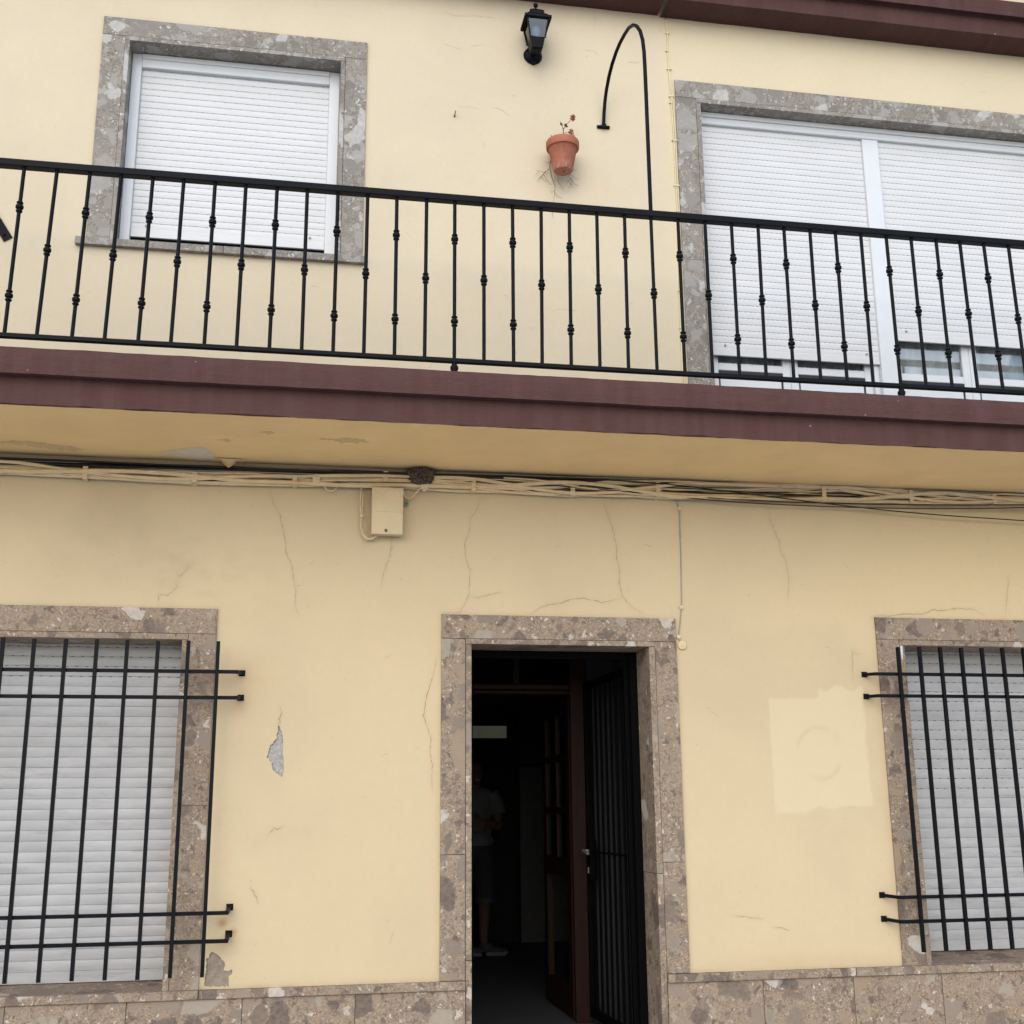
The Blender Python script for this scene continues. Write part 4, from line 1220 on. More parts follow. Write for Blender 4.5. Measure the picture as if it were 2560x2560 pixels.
# flat strap bracket at the left edge
BR = thing('wall_bracket', (-3.075, 0, 4.66), 'short black strap bracket on the upper wall beside the left window', 'bracket')
part('strap', MB().bar((-3.065, -0.004, 4.652), (-3.42, -0.03, 5.19), 0.008, 0.052), IR, BR)
part('bolt', MB().lathe([(0.008, -0.001), (0.008, 0.006), (0.004, 0.012)], (-3.085, -0.008, 4.675), 8, 'y'), IR, BR)

# ------------------------------------------------------------------ window grilles
def bent_bar(a, b, end, w):
    """horizontal square bar a->b then bent back to the wall point end"""
    return MB().bar(a, b, w, w).bar(b, end, w, w)
def grille(label, bars, y, zt, zb, rows, bw, root_loc, mirror):
    g = thing('window_grille', root_loc, label, 'window grille', 'window grilles')
    n = 0
    for i, x in enumerate(bars):
        dz = random.uniform(-0.003, 0.003)
        part('upright_bar', MB().bar((x, y - bw * 0.5, zb + dz), (x + random.uniform(-0.002, 0.002), y - bw * 0.5, zt + dz), bw, bw), IR, g)
    for (z, xa, xb, anchors) in rows:
        m = MB().bar((xa, y + bw * 0.5 + 0.0005, z), (xb, y + bw * 0.5 + 0.0005, z), bw * 0.96, bw)
        for (bx, ex, ez) in anchors:
            m.bar((bx, y + bw * 0.5, z), (ex, 0.006, ez), bw * 0.95, bw * 0.94)
        part('cross_bar', m, IR, g)
        for (bx, ex, ez) in anchors:
            part('anchor_foot', MB().box(ex - 0.017, ex + 0.017, -0.005, 0.004, ez - 0.016, ez + 0.016, 0.003), IR, g)
    return g
BWD = 0.0182
xl = [-3.474 + 0.1500 * i for i in range(12)]
grille('black iron grille over the grimy shutter left of the door', xl, -0.10, 2.442, 0.818,
    [(2.289, -3.52, -1.722, [(-1.730, -1.705, 2.292), (-3.51, -3.535, 2.292)]), (2.157, -3.52, -1.718, [(-1.726, -1.706, 2.165), (-3.51, -3.535, 2.165)]),
     (1.110, -3.52, -1.714, [(-1.722, -1.713, 1.130), (-3.51, -3.535, 1.130)]), (0.979, -3.52, -1.710, [(-1.718, -1.712, 1.004), (-3.51, -3.535, 1.004)])], BWD, (-2.66, 0, 0.8), 0)
xr = [1.944 + 0.1305 * i for i in range(13)]
grille('black iron grille over the slotted shutter right of the door', xr, -0.095, 2.471, 0.829,
    [(2.317, 1.795, 3.58, [(1.800, 1.778, 2.322), (3.57, 3.60, 2.322)]), (2.194, 1.800, 3.58, [(1.805, 1.779, 2.197), (3.57, 3.60, 2.197)]),
     (1.108, 1.830, 3.58, [(1.836, 1.780, 1.116), (3.57, 3.60, 1.116)]), (0.982, 1.832, 3.58, [(1.838, 1.780, 0.992), (3.57, 3.60, 0.992)])], BWD, (2.68, 0, 0.8), 0)

# ------------------------------------------------------------------ wall lantern
LAN = thing('wall_lantern', (-0.109, 0, 6.141), 'black four-sided wall lantern under the eaves', 'lantern')
part('back_plate', MB().lathe([(0.056, -0.002), (0.060, 0.004), (0.056, 0.016), (0.040, 0.026), (0.018, 0.034), (0.016, 0.05)], (-0.109, 0, 6.135), 20, 'y').lathe([(0.014, -0.062), (0.018, -0.052), (0.010, -0.045)], (-0.109, -0.014, 6.135), 10), IR, LAN, smooth=True)
LX, LY = -0.112, -0.128
part('arm', MB().tube([(-0.109, -0.03, 6.135), (-0.110, -0.075, 6.115), (-0.111, -0.112, 6.105), (LX, LY, 6.125), (LX, LY, 6.15)], [0.013, 0.012, 0.012, 0.014, 0.016], 10)
     .tube([(-0.109, -0.045, 6.150), (-0.110, -0.07, 6.165), (-0.111, -0.09, 6.150), (-0.111, -0.085, 6.128)], 0.008, 8), IR, LAN, smooth=True)
def frustum(z0, w0, z1, w1):
    vs = [(LX + sx * w, LY + sy * w, z) for z, w in ((z0, w0), (z1, w1)) for sx, sy in ((-1, -1), (1, -1), (1, 1), (-1, 1))]
    return vs, [(3, 2, 1, 0), (4, 5, 6, 7), (0, 1, 5, 4), (1, 2, 6, 5), (2, 3, 7, 6), (3, 0, 4, 7)]
b = MB().add(*frustum(6.090, 0.034, 6.155, 0.046)).add(*frustum(6.082, 0.022, 6.0895, 0.034))
part('lantern_base', b, IR, LAN)
b = MB()
for sx, sy in ((-1, -1), (1, -1), (1, 1), (-1, 1)):
    b.bar((LX + sx * 0.046, LY + sy * 0.046, 6.150), (LX + sx * 0.067, LY + sy * 0.067, 6.285), 0.009, 0.009)
part('corner_post', b, IR, LAN)
for sx, sy in ((0, -1), (0, 1), (-1, 0), (1, 0)):
    w0, w1 = 0.045, 0.066
    if sx == 0:
        q = [(LX - w0, LY + sy * w0, 6.156), (LX + w0, LY + sy * w0, 6.156), (LX + w1, LY + sy * w1, 6.284), (LX - w1, LY + sy * w1, 6.284)]
    else:
        q = [(LX + sx * w0, LY - w0, 6.156), (LX + sx * w0, LY + w0, 6.156), (LX + sx * w1, LY + w1, 6.284), (LX + sx * w1, LY - w1, 6.284)]
    part('glass_pane', MB().add(q, [(0, 1, 2, 3)]), M['lamp_glass'], LAN)
part('bulb', MB().lathe([(0.012, 6.156), (0.012, 6.18), (0.022, 6.20), (0.027, 6.22), (0.022, 6.245), (0.008, 6.256)], (LX, LY, 0), 14), M['bulb'], LAN, smooth=True)
b = MB().add(*frustum(6.272, 0.080, 6.284, 0.080)).add(*frustum(6.2841, 0.079, 6.318, 0.052)).add(*frustum(6.3181, 0.046, 6.345, 0.042)).add(*frustum(6.3451, 0.044, 6.372, 0.014))
for sx, sy in ((0, -1), (0, 1), (-1, 0), (1, 0)):      # hanging skirt
    if sx == 0: b.box(LX - 0.081, LX + 0.081, LY + sy * 0.081 - 0.002, LY + sy * 0.081 + 0.002, 6.272, 6.287)
    else: b.box(LX + sx * 0.081 - 0.002, LX + sx * 0.081 + 0.002, LY - 0.0785, LY + 0.0785, 6.272, 6.287)
part('lantern_roof', b, IR, LAN)
part('finial', MB().lathe([(0.006, 6.370), (0.005, 6.388), (0.012, 6.394), (0.015, 6.404), (0.012, 6.414), (0.004, 6.420)], (LX, LY, 0), 12), IR, LAN, smooth=True)

# ------------------------------------------------------------------ flower pot
PX, PY, PZ = 0.042, -0.118, 5.290
POT = thing('flower_pot', (PX, PY, PZ), 'terracotta flower pot hung on the wall below the lantern', 'flower pot')
b = MB()
b.lathe([(0.054, 0.0), (0.057, 0.003), (0.063, 0.030), (0.085, 0.142), (0.086, 0.143), (0.097, 0.145), (0.099, 0.150), (0.100, 0.188), (0.097, 0.193), (0.090, 0.193), (0.087, 0.165), (0.02, 0.162)], (PX, PY, PZ), 32)
part('clay_pot', b, M['pot'], POT, smooth=True)
part('drain_hole', MB().lathe([(0.006, -0.0015), (0.006, 0.002)], (PX + 0.004, PY, PZ), 10), M['soil'], POT)
part('soil', MB().lathe([(0.086, 0.158), (0.086, 0.166), (0.03, 0.172)], (PX, PY, PZ), 20), M['soil'], POT)
part('hanger', MB().tube([(PX - 0.015, 0.0, PZ + 0.15), (PX - 0.015, -0.02, PZ + 0.15)], 0.004, 6).tube([(PX + 0.015, 0.0, PZ + 0.15), (PX + 0.015, -0.02, PZ + 0.15)], 0.004, 6), IR, POT)
PL = thing('withered_plant', (PX + 0.01, PY - 0.02, PZ + 0.17), 'withered plant with brown flowers and dry trailing twigs in the wall pot', 'plant')
stem = MB()
stem.tube([(0.045, -0.13, 5.45), (0.0455, -0.135, 5.52), (0.043, -0.14, 5.560), (0.037, -0.14, 5.582)], [0.0030, 0.0027, 0.0024, 0.0016], 6)
stem.tube([(0.043, -0.14, 5.556), (0.060, -0.142, 5.585), (0.080, -0.142, 5.612), (0.097, -0.142, 5.632)], [0.0024, 0.0018, 0.0015, 0.0014], 6)
stem.tube([(0.045, -0.14, 5.525), (0.060, -0.142, 5.540), (0.075, -0.142, 5.535), (0.092, -0.142, 5.530)], [0.0018, 0.0014, 0.0013, 0.0012], 6)
stem.tube([(-0.022, -0.14, 5.455), (-0.028, -0.14, 5.490), (-0.034, -0.14, 5.514)], 0.0020, 5)
part('stem', stem, M['twig'], PL)
def petals(c, r, n, mat, name, seed):
    rr = random.Random(seed)
    b = MB()
    for i in range(n):
        d = Vector((rr.uniform(-1, 1), rr.uniform(-1, 0.6), rr.uniform(-0.9, 1))).normalized()
        t = d.orthogonal().normalized() * r * rr.uniform(0.35, 0.6)
        u = d.cross(t).normalized() * r * rr.uniform(0.35, 0.6)
        o0 = Vector(c) + d * r * 0.25
        o1 = Vector(c) + d * r * rr.uniform(0.8, 1.15)
        b.add([o0 - t * 0.4, o0 + t * 0.4, o1 + t + u * 0.3, o1 - t - u * 0.2, (o0 + o1) / 2 + u * 0.5], [(0, 1, 4), (1, 2, 4), (2, 3, 4), (3, 0, 4)])
    part(name, b, mat, PL)
petals((0.100, -0.142, 5.638), 0.020, 22, M['petal'], 'flower', 3)
petals((0.089, -0.142, 5.548), 0.018, 18, M['petal'], 'flower', 4)
petals((0.101, -0.142, 5.527), 0.017, 14, M['petal'], 'flower', 5)
def leaf_blade(c, d, L, w):
    c, d = Vector(c), Vector(d).normalized()
    s_ = d.cross(Vector((0, 1, 0))).normalized()
    b = MB().add([c, c + d * L * 0.45 + s_ * w, c + d * L, c + d * L * 0.45 - s_ * w, c + d * L * 0.5 + Vector((0, -0.004, 0))], [(0, 1, 4), (1, 2, 4), (2, 3, 4), (3, 0, 4)])
    part('leaf', b, M['leaf'], PL)
leaf_blade((0.037, -0.141, 5.576), (-0.35, 0, 1), 0.034, 0.008)
leaf_blade((0.053, -0.145, 5.572), (0.3, -0.2, 1), 0.026, 0.011)
leaf_blade((0.056, -0.147, 5.570), (0.9, -0.2, 0.3), 0.018, 0.007)
# dry twigs trailing down the wall (metres on the wall plane)
def tw(pts, r0, r1=0.0007, y0=-0.025):
    n = len(pts)
    return [(p[0], y0 + 0.018 * math.sin(i * 1.7), p[1]) for i, p in enumerate(pts)], [r0 + (r1 - r0) * i / (n - 1) for i in range(n)]
T = MB()
for pts, r0 in [
    ([(0.000, 5.47), (-0.005, 5.43), (-0.016, 5.39), (-0.022, 5.355), (-0.006, 5.31), (0.008, 5.27), (0.010, 5.23), (0.006, 5.18), (0.002, 5.135)], 0.0026),
    ([(-0.022, 5.355), (-0.045, 5.335), (-0.075, 5.330), (-0.108, 5.326)], 0.0018), ([(-0.045, 5.335), (-0.075, 5.300), (-0.092, 5.275), (-0.098, 5.250)], 0.0016),
    ([(-0.075, 5.300), (-0.05, 5.285), (-0.035, 5.262)], 0.0011), ([(-0.06, 5.318), (-0.04, 5.30), (-0.02, 5.25), (-0.008, 5.24)], 0.0012), ([(-0.085, 5.329), (-0.105, 5.315)], 0.0009),
    ([(0.010, 5.215), (-0.005, 5.205), (-0.018, 5.207)], 0.001), ([(0.008, 5.20), (0.03, 5.185), (0.055, 5.16)], 0.0012), ([(-0.012, 5.40), (-0.035, 5.402), (-0.05, 5.400)], 0.0012),
    ([(-0.01, 5.41), (0.01, 5.395), (0.02, 5.37)], 0.0013), ([(0.03, 5.33), (0.036, 5.28), (0.055, 5.235), (0.062, 5.21)], 0.0014), ([(0.022, 5.33), (0.015, 5.295), (0.008, 5.27)], 0.0012),
    ([(0.095, 5.36), (0.105, 5.32), (0.115, 5.295), (0.108, 5.265), (0.098, 5.235)], 0.0018), ([(0.113, 5.295), (0.135, 5.275), (0.158, 5.255)], 0.0014), ([(0.105, 5.33), (0.13, 5.325), (0.165, 5.295)], 0.0011),
    ([(0.112, 5.30), (0.095, 5.285), (0.085, 5.282)], 0.001), ([(0.11, 5.272), (0.122, 5.255), (0.125, 5.24)], 0.001), ([(0.12, 5.39), (0.135, 5.37), (0.15, 5.355)], 0.0012), ([(0.004, 5.12), (-0.006, 5.06), (-0.004, 5.03)], 0.0009)]:
    p, r = tw(pts, r0)
    T.tube(p, r, 5)
part('dry_twig', T, M['twig'], PL)

# ------------------------------------------------------------------ cables along the wall under the balcony
def run(x0, x1, zf, y, amp, seed, dx=0.035, ay=0.006):
    xs2 = np.arange(x0, x1 + 1e-6, dx)
    z = np.array([zf(x) for x in xs2]) + amp * (fbm(xs2 * 1.7, seed * 3.1, seed, 3) - 0.5) * 2
    yy = y + ay * (fbm(xs2 * 1.3, seed * 5.7, seed + 99, 2) - 0.5) * 2
    return [(float(a), float(min(b, -0.002)), float(c)) for a, b, c in zip(xs2, yy, z)]
def lerp(x, pts):
    return float(np.interp(x, [p[0] for p in pts], [p[1] for p in pts]))
PB = thing('painted_cable_bundle', (0, 0, 3.33), 'bundle of cream painted cables running along the wall under the balcony', 'cables')
CX0, CX1 = -4.4, 4.4
low = [(-4.4, 3.305), (-2.98, 3.322), (-2.56, 3.316), (-2.0, 3.308), (-1.4, 3.318), (-1.0, 3.322), (-0.49, 3.324), (0.03, 3.318), (0.75, 3.322), (1.54, 3.338), (2.14, 3.350), (2.87, 3.368), (4.4, 3.40)]
hi = [(-4.4, 3.352), (-2.98, 3.356), (-2.56, 3.348), (-2.0, 3.346), (-1.4, 3.352), (-1.0, 3.366), (-0.49, 3.372), (0.03, 3.378), (0.75, 3.402), (1.54, 3.408), (2.14, 3.406), (2.87, 3.402), (4.4, 3.43)]
for k in range(13):
    fr = k / 12
    ph, fq = random.uniform(0, 6), random.uniform(0.9, 1.9)
    rad = random.choice([0.0055, 0.0075, 0.0095, 0.0115, 0.0085])
    f = lambda x, fr=fr, ph=ph, fq=fq: lerp(x, low) + rad - 0.010 + (lerp(x, hi) - lerp(x, low) + 0.018 - rad) * min(1, max(0, fr + 0.50 * math.sin(x * fq * 1.5 + ph) + 0.16 * math.sin(x * 5.3 + ph)))
    p = run(CX0, CX1, f, -rad - 0.010 - 0.015 * (k % 3), 0.011, 200 + k, 0.022, 0.013)
    lr = rad * (0.75 + 0.55 * fbm(np.arange(len(p)) * 0.17, np.full(len(p), k * 3.3), 500 + k))
    part('cable', MB().tube(p, [float(v) for v in lr], 7), M['cable_cream'], PB, smooth=True)
for k in range(3):  # black strands added as painted shade for the gaps between cream cables
    ph = 1.3 * k
    f = lambda x, k=k, ph=ph: lerp(x, low) + (lerp(x, hi) - lerp(x, low)) * (0.30 + 0.17 * k + 0.28 * math.sin(x * (1.1 + 0.3 * k) + ph))
    part('cable', MB().tube(run(CX0, CX1, f, -0.036 - 0.004 * (k % 2), 0.005, 400 + k), 0.0030, 6), M['cable_black'], PB, smooth=True, label='thin black strand standing for shade between the cream cables')
def clip(x, z, h, y=-0.056):
    w = 0.013
    m = MB().box(x - w, x + w, y, y + 0.004, z - h, z + h, 0.001).box(x - w * 0.9, x + w * 0.9, y + 0.0042, -0.001, z + h - 0.005, z + h).box(x - w * 0.9, x + w * 0.9, y + 0.0042, -0.001, z - h, z - h + 0.005)
    part('cable_clip', m, M['cable_cream'], PB)
for x, h in ((-3.1, 0.034), (-2.556, 0.034), (-1.997, 0.032), (-1.47, 0.030), (-0.49, 0.038), (0.075, 0.042), (0.576, 0.046), (1.589, 0.044), (2.143, 0.038), (2.686, 0.032)):
    clip(x, (lerp(x, low) + lerp(x, hi)) / 2 - 0.002, h)
part('cable_clip', MB().box(-0.991, -0.965, -0.052, -0.048, 3.345, 3.405, 0.001).box(-0.989, -0.967, -0.0478, -0.001, 3.400, 3.405), M['cable_cream'], PB)
for (x, z) in ((-1.355, 3.338), (-0.764, 3.327)):
    part('splice_cap', MB().box(x - 0.021, x + 0.021, -0.064, -0.052, z - 0.018, z + 0.020, 0.003).box(x - 0.012, x + 0.012, -0.060, -0.051, z - 0.030, z - 0.0185, 0.002).lathe([(0.012, 0.021), (0.010, 0.030), (0.004, 0.033)], (x, -0.057, z), 8), M['box_cream'], PB)

BB = thing('black_cable_bundle', (0, 0, 3.39), 'bundle of black cables above the painted ones, tight under the balcony', 'cables')
top = [(-4.4, 3.395), (-2.98, 3.392), (-2.0, 3.396), (-1.1, 3.400), (-0.5, 3.402), (0.0, 3.402), (0.75, 3.412), (1.5, 3.416), (2.87, 3.412), (4.4, 3.42)]
bot = [(-4.4, 3.372), (-2.98, 3.368), (-2.0, 3.368), (-1.1, 3.376), (-0.5, 3.382), (0.0, 3.386), (0.75, 3.404), (1.5, 3.410), (2.87, 3.406), (4.4, 3.41)]
for k in range(9):
    fr, ph = k / 8, random.uniform(0, 6)
    f = lambda x, fr=fr, ph=ph: lerp(x, bot) + (lerp(x, top) - lerp(x, bot)) * min(1, max(0, fr + 0.3 * math.sin(x * 1.3 + ph)))
    x1 = CX1 if k in (1, 4) else [0.5, 0, 1.2, 0.2, 0, 0.1, 0.8, 0.0, 0.3][k]
    p = run(CX0, x1, f, -0.024 - 0.012 * (k % 3), 0.003, 300 + k)
    part('cable', MB().tube(p, random.choice([0.0040, 0.0048, 0.0058]), 6), M['cable_black'], BB, smooth=True)
for k in range(2):
    f = lambda x, k=k: lerp(x, bot) + 0.004 + 0.02 * k + 0.006 * math.sin(x * 1.1 + k * 2)
    part('cable', MB().tube(run(CX0, CX1, f, -0.040, 0.004, 330 + k), 0.0035, 6), M['cable_grey'], BB, smooth=True, label='thin grey cable among the black ones')

def wire(name, pts, r, label, mat='cable_black'):
    # smooth curve through points (x, y, z)
    P = np.array(pts)
    t = np.arange(len(P))
    tt = np.linspace(0, len(P) - 1, (len(P) - 1) * 10 + 1)
    out = []
    for u in tt:
        i = int(min(u, len(P) - 2)); s_ = u - i
        p0, p1, p2, p3 = P[max(i - 1, 0)], P[i], P[i + 1], P[min(i + 2, len(P) - 1)]
        out.append(tuple(0.5 * ((2 * p1) + (-p0 + p2) * s_ + (2 * p0 - 5 * p1 + 4 * p2 - p3) * s_ ** 2 + (-p0 + 3 * p1 - 3 * p2 + p3) * s_ ** 3)))
    me = MB().tube(out, r, 6).mesh(name, M[mat], out[0], True)
    o = link(name, me, None, out[0])
    return tag(o, label, 'cable', 'loose cables under the balcony')
wire('loose_cable', [(-0.55, -0.05, 3.385), (-0.1, -0.055, 3.362), (0.5, -0.06, 3.333), (1.1, -0.06, 3.315), (1.7, -0.06, 3.316), (2.3, -0.06, 3.330), (2.9, -0.06, 3.352), (3.9, -0.05, 3.40)], 0.0034, 'loose black cable crossing the painted bundle, upper of the two straight ones')
wire('loose_cable', [(-0.2, -0.05, 3.395), (0.3, -0.055, 3.352), (0.9, -0.06, 3.306), (1.5, -0.06, 3.294), (2.1, -0.06, 3.300), (2.6, -0.06, 3.318), (3.0, -0.06, 3.342), (3.9, -0.05, 3.39)], 0.0030, 'loose black cable just below the painted bundle over the doorbell wire')
wire('loose_cable', [(0.15, -0.05, 3.405), (0.6, -0.06, 3.392), (1.1, -0.065, 3.352), (1.6, -0.07, 3.308), (2.1, -0.07, 3.274), (2.6, -0.07, 3.256), (3.1, -0.07, 3.252), (4.2, -0.06, 3.30)], 0.0036, 'black cable sagging lowest across the wall above the right window')
wire('loose_cable', [(-0.32, -0.055, 3.392), (-0.15, -0.06, 3.386), (0.0, -0.06, 3.372), (0.12, -0.06, 3.352), (0.3, -0.055, 3.345), (0.6, -0.05, 3.36)], 0.0045, 'pale painted cable slanting down across the black bundle beside the nest', 'cable_cream')
wire('loose_cable', [(-1.345, -0.055, 3.345), (-1.325, -0.05, 3.325), (-1.300, -0.035, 3.295), (-1.275, -0.03, 3.284), (-1.255, -0.03, 3.293), (-1.235, -0.03, 3.318)], 0.0035, 'small cream wire looping below the painted bundle left of the junction box', 'cable_cream')

# ------------------------------------------------------------------ junction box, its wires
JB = thing('junction_box', (-0.972, 0, 3.04), 'cream painted plastic junction box under the cable bundle', 'junction box')
b = MB().box(-1.050, -0.886, -0.070, -0.012, 3.046, 3.300, 0.004)
part('box_body', b, M['box_cream'], JB)
part('box_lid', MB().box(-1.0535, -0.8825, -0.082, -0.0705, 3.042, 3.304, 0.004), M['box_cream'], JB)
part('lid_panel', MB().box(-1.036, -0.896, -0.0845, -0.0822, 3.165, 3.290, 0.002), M['box_cream'], JB)
lv = MB()
for z in (3.272, 3.252, 3.232):
    lv.box(-1.032, -0.985, -0.0862, -0.0847, z - 0.0015, z + 0.0015)
part('vent_rib', lv, M['box_cream'], JB)
part('lock', MB().lathe([(0.0085, 0.0), (0.0085, 0.004), (0.006, 0.005)], (-0.975, -0.082, 3.062), 12, 'y'), M['brass'], JB)
part('keyhole', MB().box(-0.9765, -0.9735, -0.0885, -0.0872, 3.058, 3.066), M['slot'], JB)
jw = MB()
jw.tube([(-1.105, -0.03, 3.318), (-1.112, -0.03, 3.28), (-1.113, -0.028, 3.21), (-1.106, -0.025, 3.155), (-1.109, -0.028, 3.10), (-1.100, -0.03, 3.05), (-1.075, -0.03, 3.022), (-1.048, -0.035, 3.022), (-1.022, -0.04, 3.044)], 0.0042, 7)
jw.tube([(-1.118, -0.02, 3.318), (-1.099, -0.022, 3.27), (-1.100, -0.02, 3.20), (-1.103, -0.02, 3.155), (-1.102, -0.02, 3.095), (-1.090, -0.02, 3.05), (-1.064, -0.022, 3.026), (-1.04, -0.03, 3.03), (-1.012, -0.035, 3.045)], 0.0042, 7)
part('feed_wire', jw, M['cable_cream'], JB, smooth=True)
part('wire_tie', MB().box(-1.112, -1.097, -0.035, -0.014, 3.143, 3.157), M['cable_cream'], JB)
part('feed_wire', MB().tube([(-0.880, -0.04, 3.292), (-0.870, -0.035, 3.270), (-0.852, -0.03, 3.258), (-0.832, -0.03, 3.262), (-0.812, -0.035, 3.288), (-0.790, -0.045, 3.312), (-0.770, -0.05, 3.322)], 0.0038, 7), M['cable_cream'], JB, smooth=True)
AN = thing('cable_anchor', (-0.862, 0, 3.235), 'small round grey wall anchor beside the junction box', 'anchor')
part('anchor_cup', MB().lathe([(0.017, -0.002), (0.018, 0.014), (0.013, 0.020)], (-0.862, 0, 3.235), 12, 'y'), M['cable_grey'], AN, smooth=True)
part('anchor_bolt', MB().lathe([(0.007, 0.018), (0.007, 0.030), (0.004, 0.034)], (-0.861, 0, 3.232), 8, 'y'), M['brass'], AN)

# ------------------------------------------------------------------ swallow's nest
def nest():
    N = thing('bird_nest', (-0.785, 0, 3.33), 'mud bird nest stuck on the cables under the balcony', 'nest')
    cx, cz = -0.783, 3.418
    vs, fs = [], []
    n, mrings = 36, 16
    for j in range(mrings + 1):
        a = (j / mrings) * math.pi / 2                      # rim (0) down to the bottom
        for i in range(n + 1):
            th = math.pi * i / n
            rx = 0.083 * math.cos(a) ** 0.62
            ry = 0.088 * math.cos(a) ** 0.7
            bump = 1 + 0.11 * (float(vnoise(th * 9, a * 9, 5)) - 0.5) + 0.16 * (float(vnoise(th * 22, a * 22, 6)) - 0.5)
            vs.append((cx + rx * math.cos(th) * bump, -0.018 - ry * math.sin(th) * bump, cz - 0.092 * math.sin(a) * (1 + 0.06 * (bump - 1)) + 0.006 * math.sin(th * 5) * math.cos(a) - 0.024 * math.exp(-((th - 2.0) / 0.5) ** 2) * max(0.0, 1 - a / 0.5)))
    for j in range(mrings):
        for i in range(n):
            fs.append((j * (n + 1) + i, j * (n + 1) + i + 1, (j + 1) * (n + 1) + i + 1, (j + 1) * (n + 1) + i))
    b = len(vs)
    for i in range(n + 1):                                    # inside of the cup
        th = math.pi * i / n
        vs.append((cx + 0.068 * math.cos(th), -0.02 - 0.070 * math.sin(th), cz + 0.002))
    for i in range(n + 1):
        th = math.pi * i / n
        vs.append((cx + 0.05 * math.cos(th), -0.02 - 0.05 * math.sin(th), cz - 0.05))
    for i in range(n):
        fs.append((i, b + i, b + i + 1, i + 1))
        fs.append((b + i, b + n + 1 + i, b + n + 2 + i, b + i + 1))
    part('mud_cup', MB().add(vs, fs), M['mud'], N)
    rr = random.Random(4)
    pm = MB()
    for q in range(240):
        a, th = rr.uniform(0.30, 1.45), rr.uniform(0.05, math.pi - 0.05)
        c = Vector((cx + 0.083 * math.cos(a) ** 0.62 * math.cos(th), -0.018 - 0.088 * math.cos(a) ** 0.7 * math.sin(th), cz - 0.092 * math.sin(a)))
        r_ = rr.uniform(0.0035, 0.0065)
        pm.add([c + Vector((r_, 0, 0)), c - Vector((r_, 0, 0)), c + Vector((0, r_, 0)), c - Vector((0, r_, 0)), c + Vector((0, 0, r_ * 0.8)), c - Vector((0, 0, r_ * 0.8))],
               [(0, 2, 4), (2, 1, 4), (1, 3, 4), (3, 0, 4), (2, 0, 5), (1, 2, 5), (3, 1, 5), (0, 3, 5)])
    o = part('mud_pellets', pm, M['mud'], N, smooth=True)
    o['kind'] = 'stuff'
nest()

# ------------------------------------------------------------------ round push bell and its wire beside the door
BELL = thing('doorbell', (0.695, 0, 2.475), 'small round cream bell push right of the door frame', 'doorbell')
part('bell_base', MB().lathe([(0.026, -0.001), (0.026, 0.008), (0.023, 0.013), (0.012, 0.014)], (0.695, 0, 2.474), 24, 'y'), M['box_cream'], BELL, smooth=True)
part('bell_button', MB().lathe([(0.008, 0.012), (0.008, 0.017), (0.004, 0.018)], (0.695, 0, 2.474), 14, 'y'), M['box_cream'], BELL, smooth=True)
BWIRE = thing('bell_wire', (0.7, 0, 2.5), 'thin wire running down the wall to the round bell push', 'wire')
part('wire', MB().tube([(0.694, -0.01, 3.325), (0.705, -0.005, 3.285), (0.714, -0.006, 3.262), (0.711, -0.005, 3.0), (0.704, -0.005, 2.72), (0.700, -0.006, 2.688), (0.690, -0.005, 2.60), (0.679, -0.005, 2.535), (0.675, -0.006, 2.515), (0.684, -0.006, 2.495)], 0.0032, 6), M['cable_grey'], BWIRE, smooth=True)
for x, z in ((0.714, 3.264), (0.7005, 2.688), (0.676, 2.520)):
    part('insulator', MB().lathe([(0.010, -0.001), (0.012, 0.006), (0.007, 0.010), (0.010, 0.014)], (x, 0, z), 10, 'y').tube([(x - 0.014, -0.012, z + 0.002), (x + 0.014, -0.012, z - 0.002)], 0.003, 6), M['box_cream'], BWIRE, smooth=True)

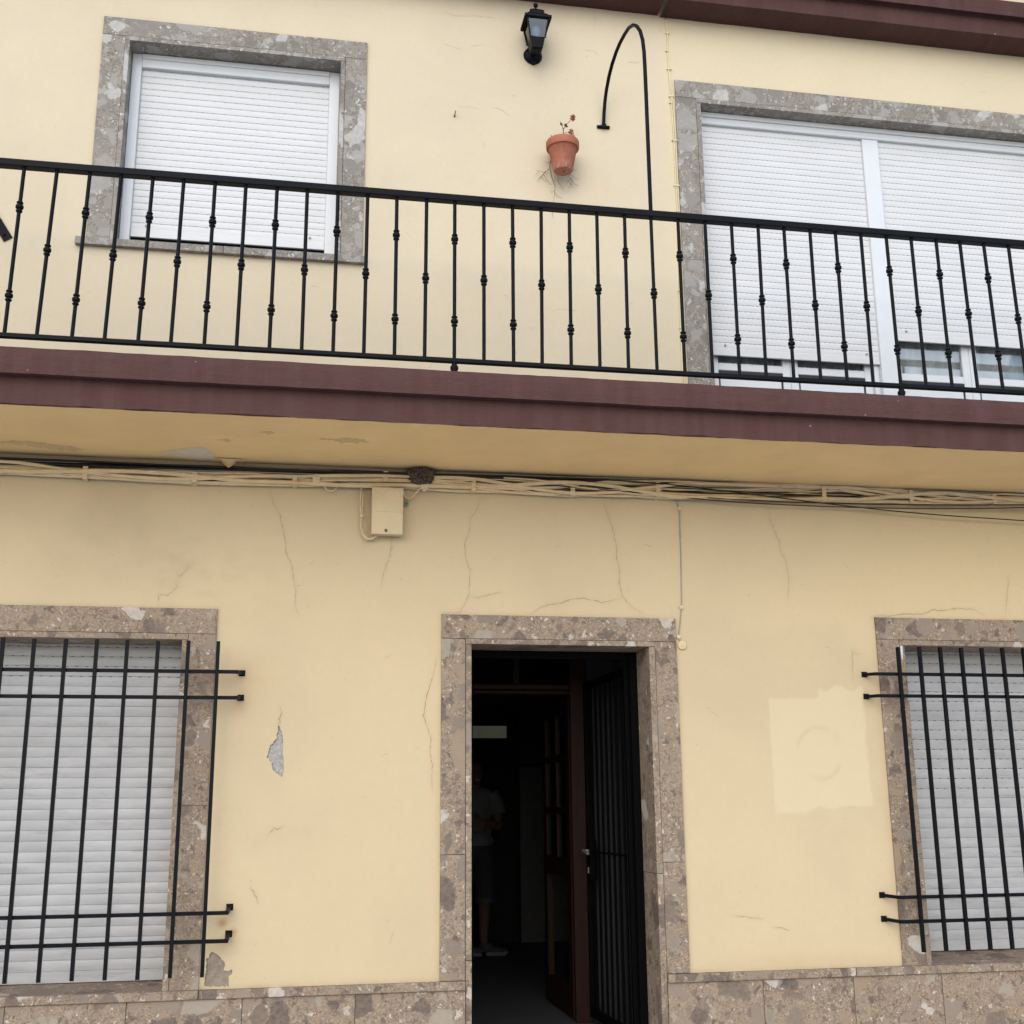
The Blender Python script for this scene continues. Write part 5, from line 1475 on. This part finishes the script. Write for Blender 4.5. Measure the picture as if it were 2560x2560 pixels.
# ------------------------------------------------------------------ thin painted cables up the wall beside the balcony window
VC = thing('upright_cable', (0.77, 0, 3.75), 'thin cream cables clipped upright beside the balcony window frame', 'cable')
c1 = [(0.722, -0.245, 6.76), (0.726, -0.243, 6.64), (0.738, -0.196, 6.625), (0.752, -0.192, 6.515), (0.762, -0.01, 6.508), (0.764, -0.006, 6.50), (0.771, -0.006, 6.40), (0.767, -0.006, 6.27), (0.769, -0.006, 6.14), (0.775, -0.006, 5.98), (0.777, -0.006, 5.90), (0.783, -0.006, 5.636), (0.782, -0.006, 5.324), (0.785, -0.006, 5.147), (0.78, -0.006, 4.9), (0.772, -0.006, 4.5), (0.770, -0.006, 4.217), (0.768, -0.006, 3.71)]
part('cable', MB().tube(c1[:6], 0.0042, 6), M['cornice'], VC, smooth=True, label='stretch painted maroon over the cornice')
part('cable', MB().tube(c1[5:], 0.0042, 6), M['cable_up'], VC, smooth=True)
c2 = [(0.771, -0.005, 6.13), (0.783, -0.005, 6.00), (0.790, -0.005, 5.85), (0.795, -0.006, 5.64), (0.794, -0.006, 5.32), (0.797, -0.006, 5.10), (0.790, -0.006, 4.85), (0.783, -0.006, 4.5), (0.781, -0.006, 4.2), (0.779, -0.006, 3.71)]
part('cable', MB().tube(c2, 0.0040, 6), M['cable_up'], VC, smooth=True)
for x, z, w in ((0.771, 6.40, 0.012), (0.764, 6.27, 0.009), (0.772, 6.14, 0.015), (0.779, 5.945, 0.017), (0.773, 5.90, 0.010), (0.787, 5.636, 0.018), (0.787, 5.324, 0.018), (0.787, 5.15, 0.012), (0.776, 4.62, 0.012), (0.774, 4.38, 0.012)):
    part('cable_clip', MB().box(x - w, x + w, -0.0125, -0.001, z - 0.004, z + 0.004, 0.001), M['cable_up'], VC)

# small nail left in the upper wall
NAIL = thing('wall_nail', (-0.598, 0, 5.672), 'bent rusty nail alone in the upper wall', 'nail')
part('shank', MB().tube([(-0.598, 0.002, 5.668), (-0.597, -0.020, 5.672), (-0.594, -0.026, 5.690)], 0.0028, 6).lathe([(0.007, -0.002), (0.006, 0.003)], (-0.598, 0, 5.667), 8, 'y'), M['twig'], NAIL)
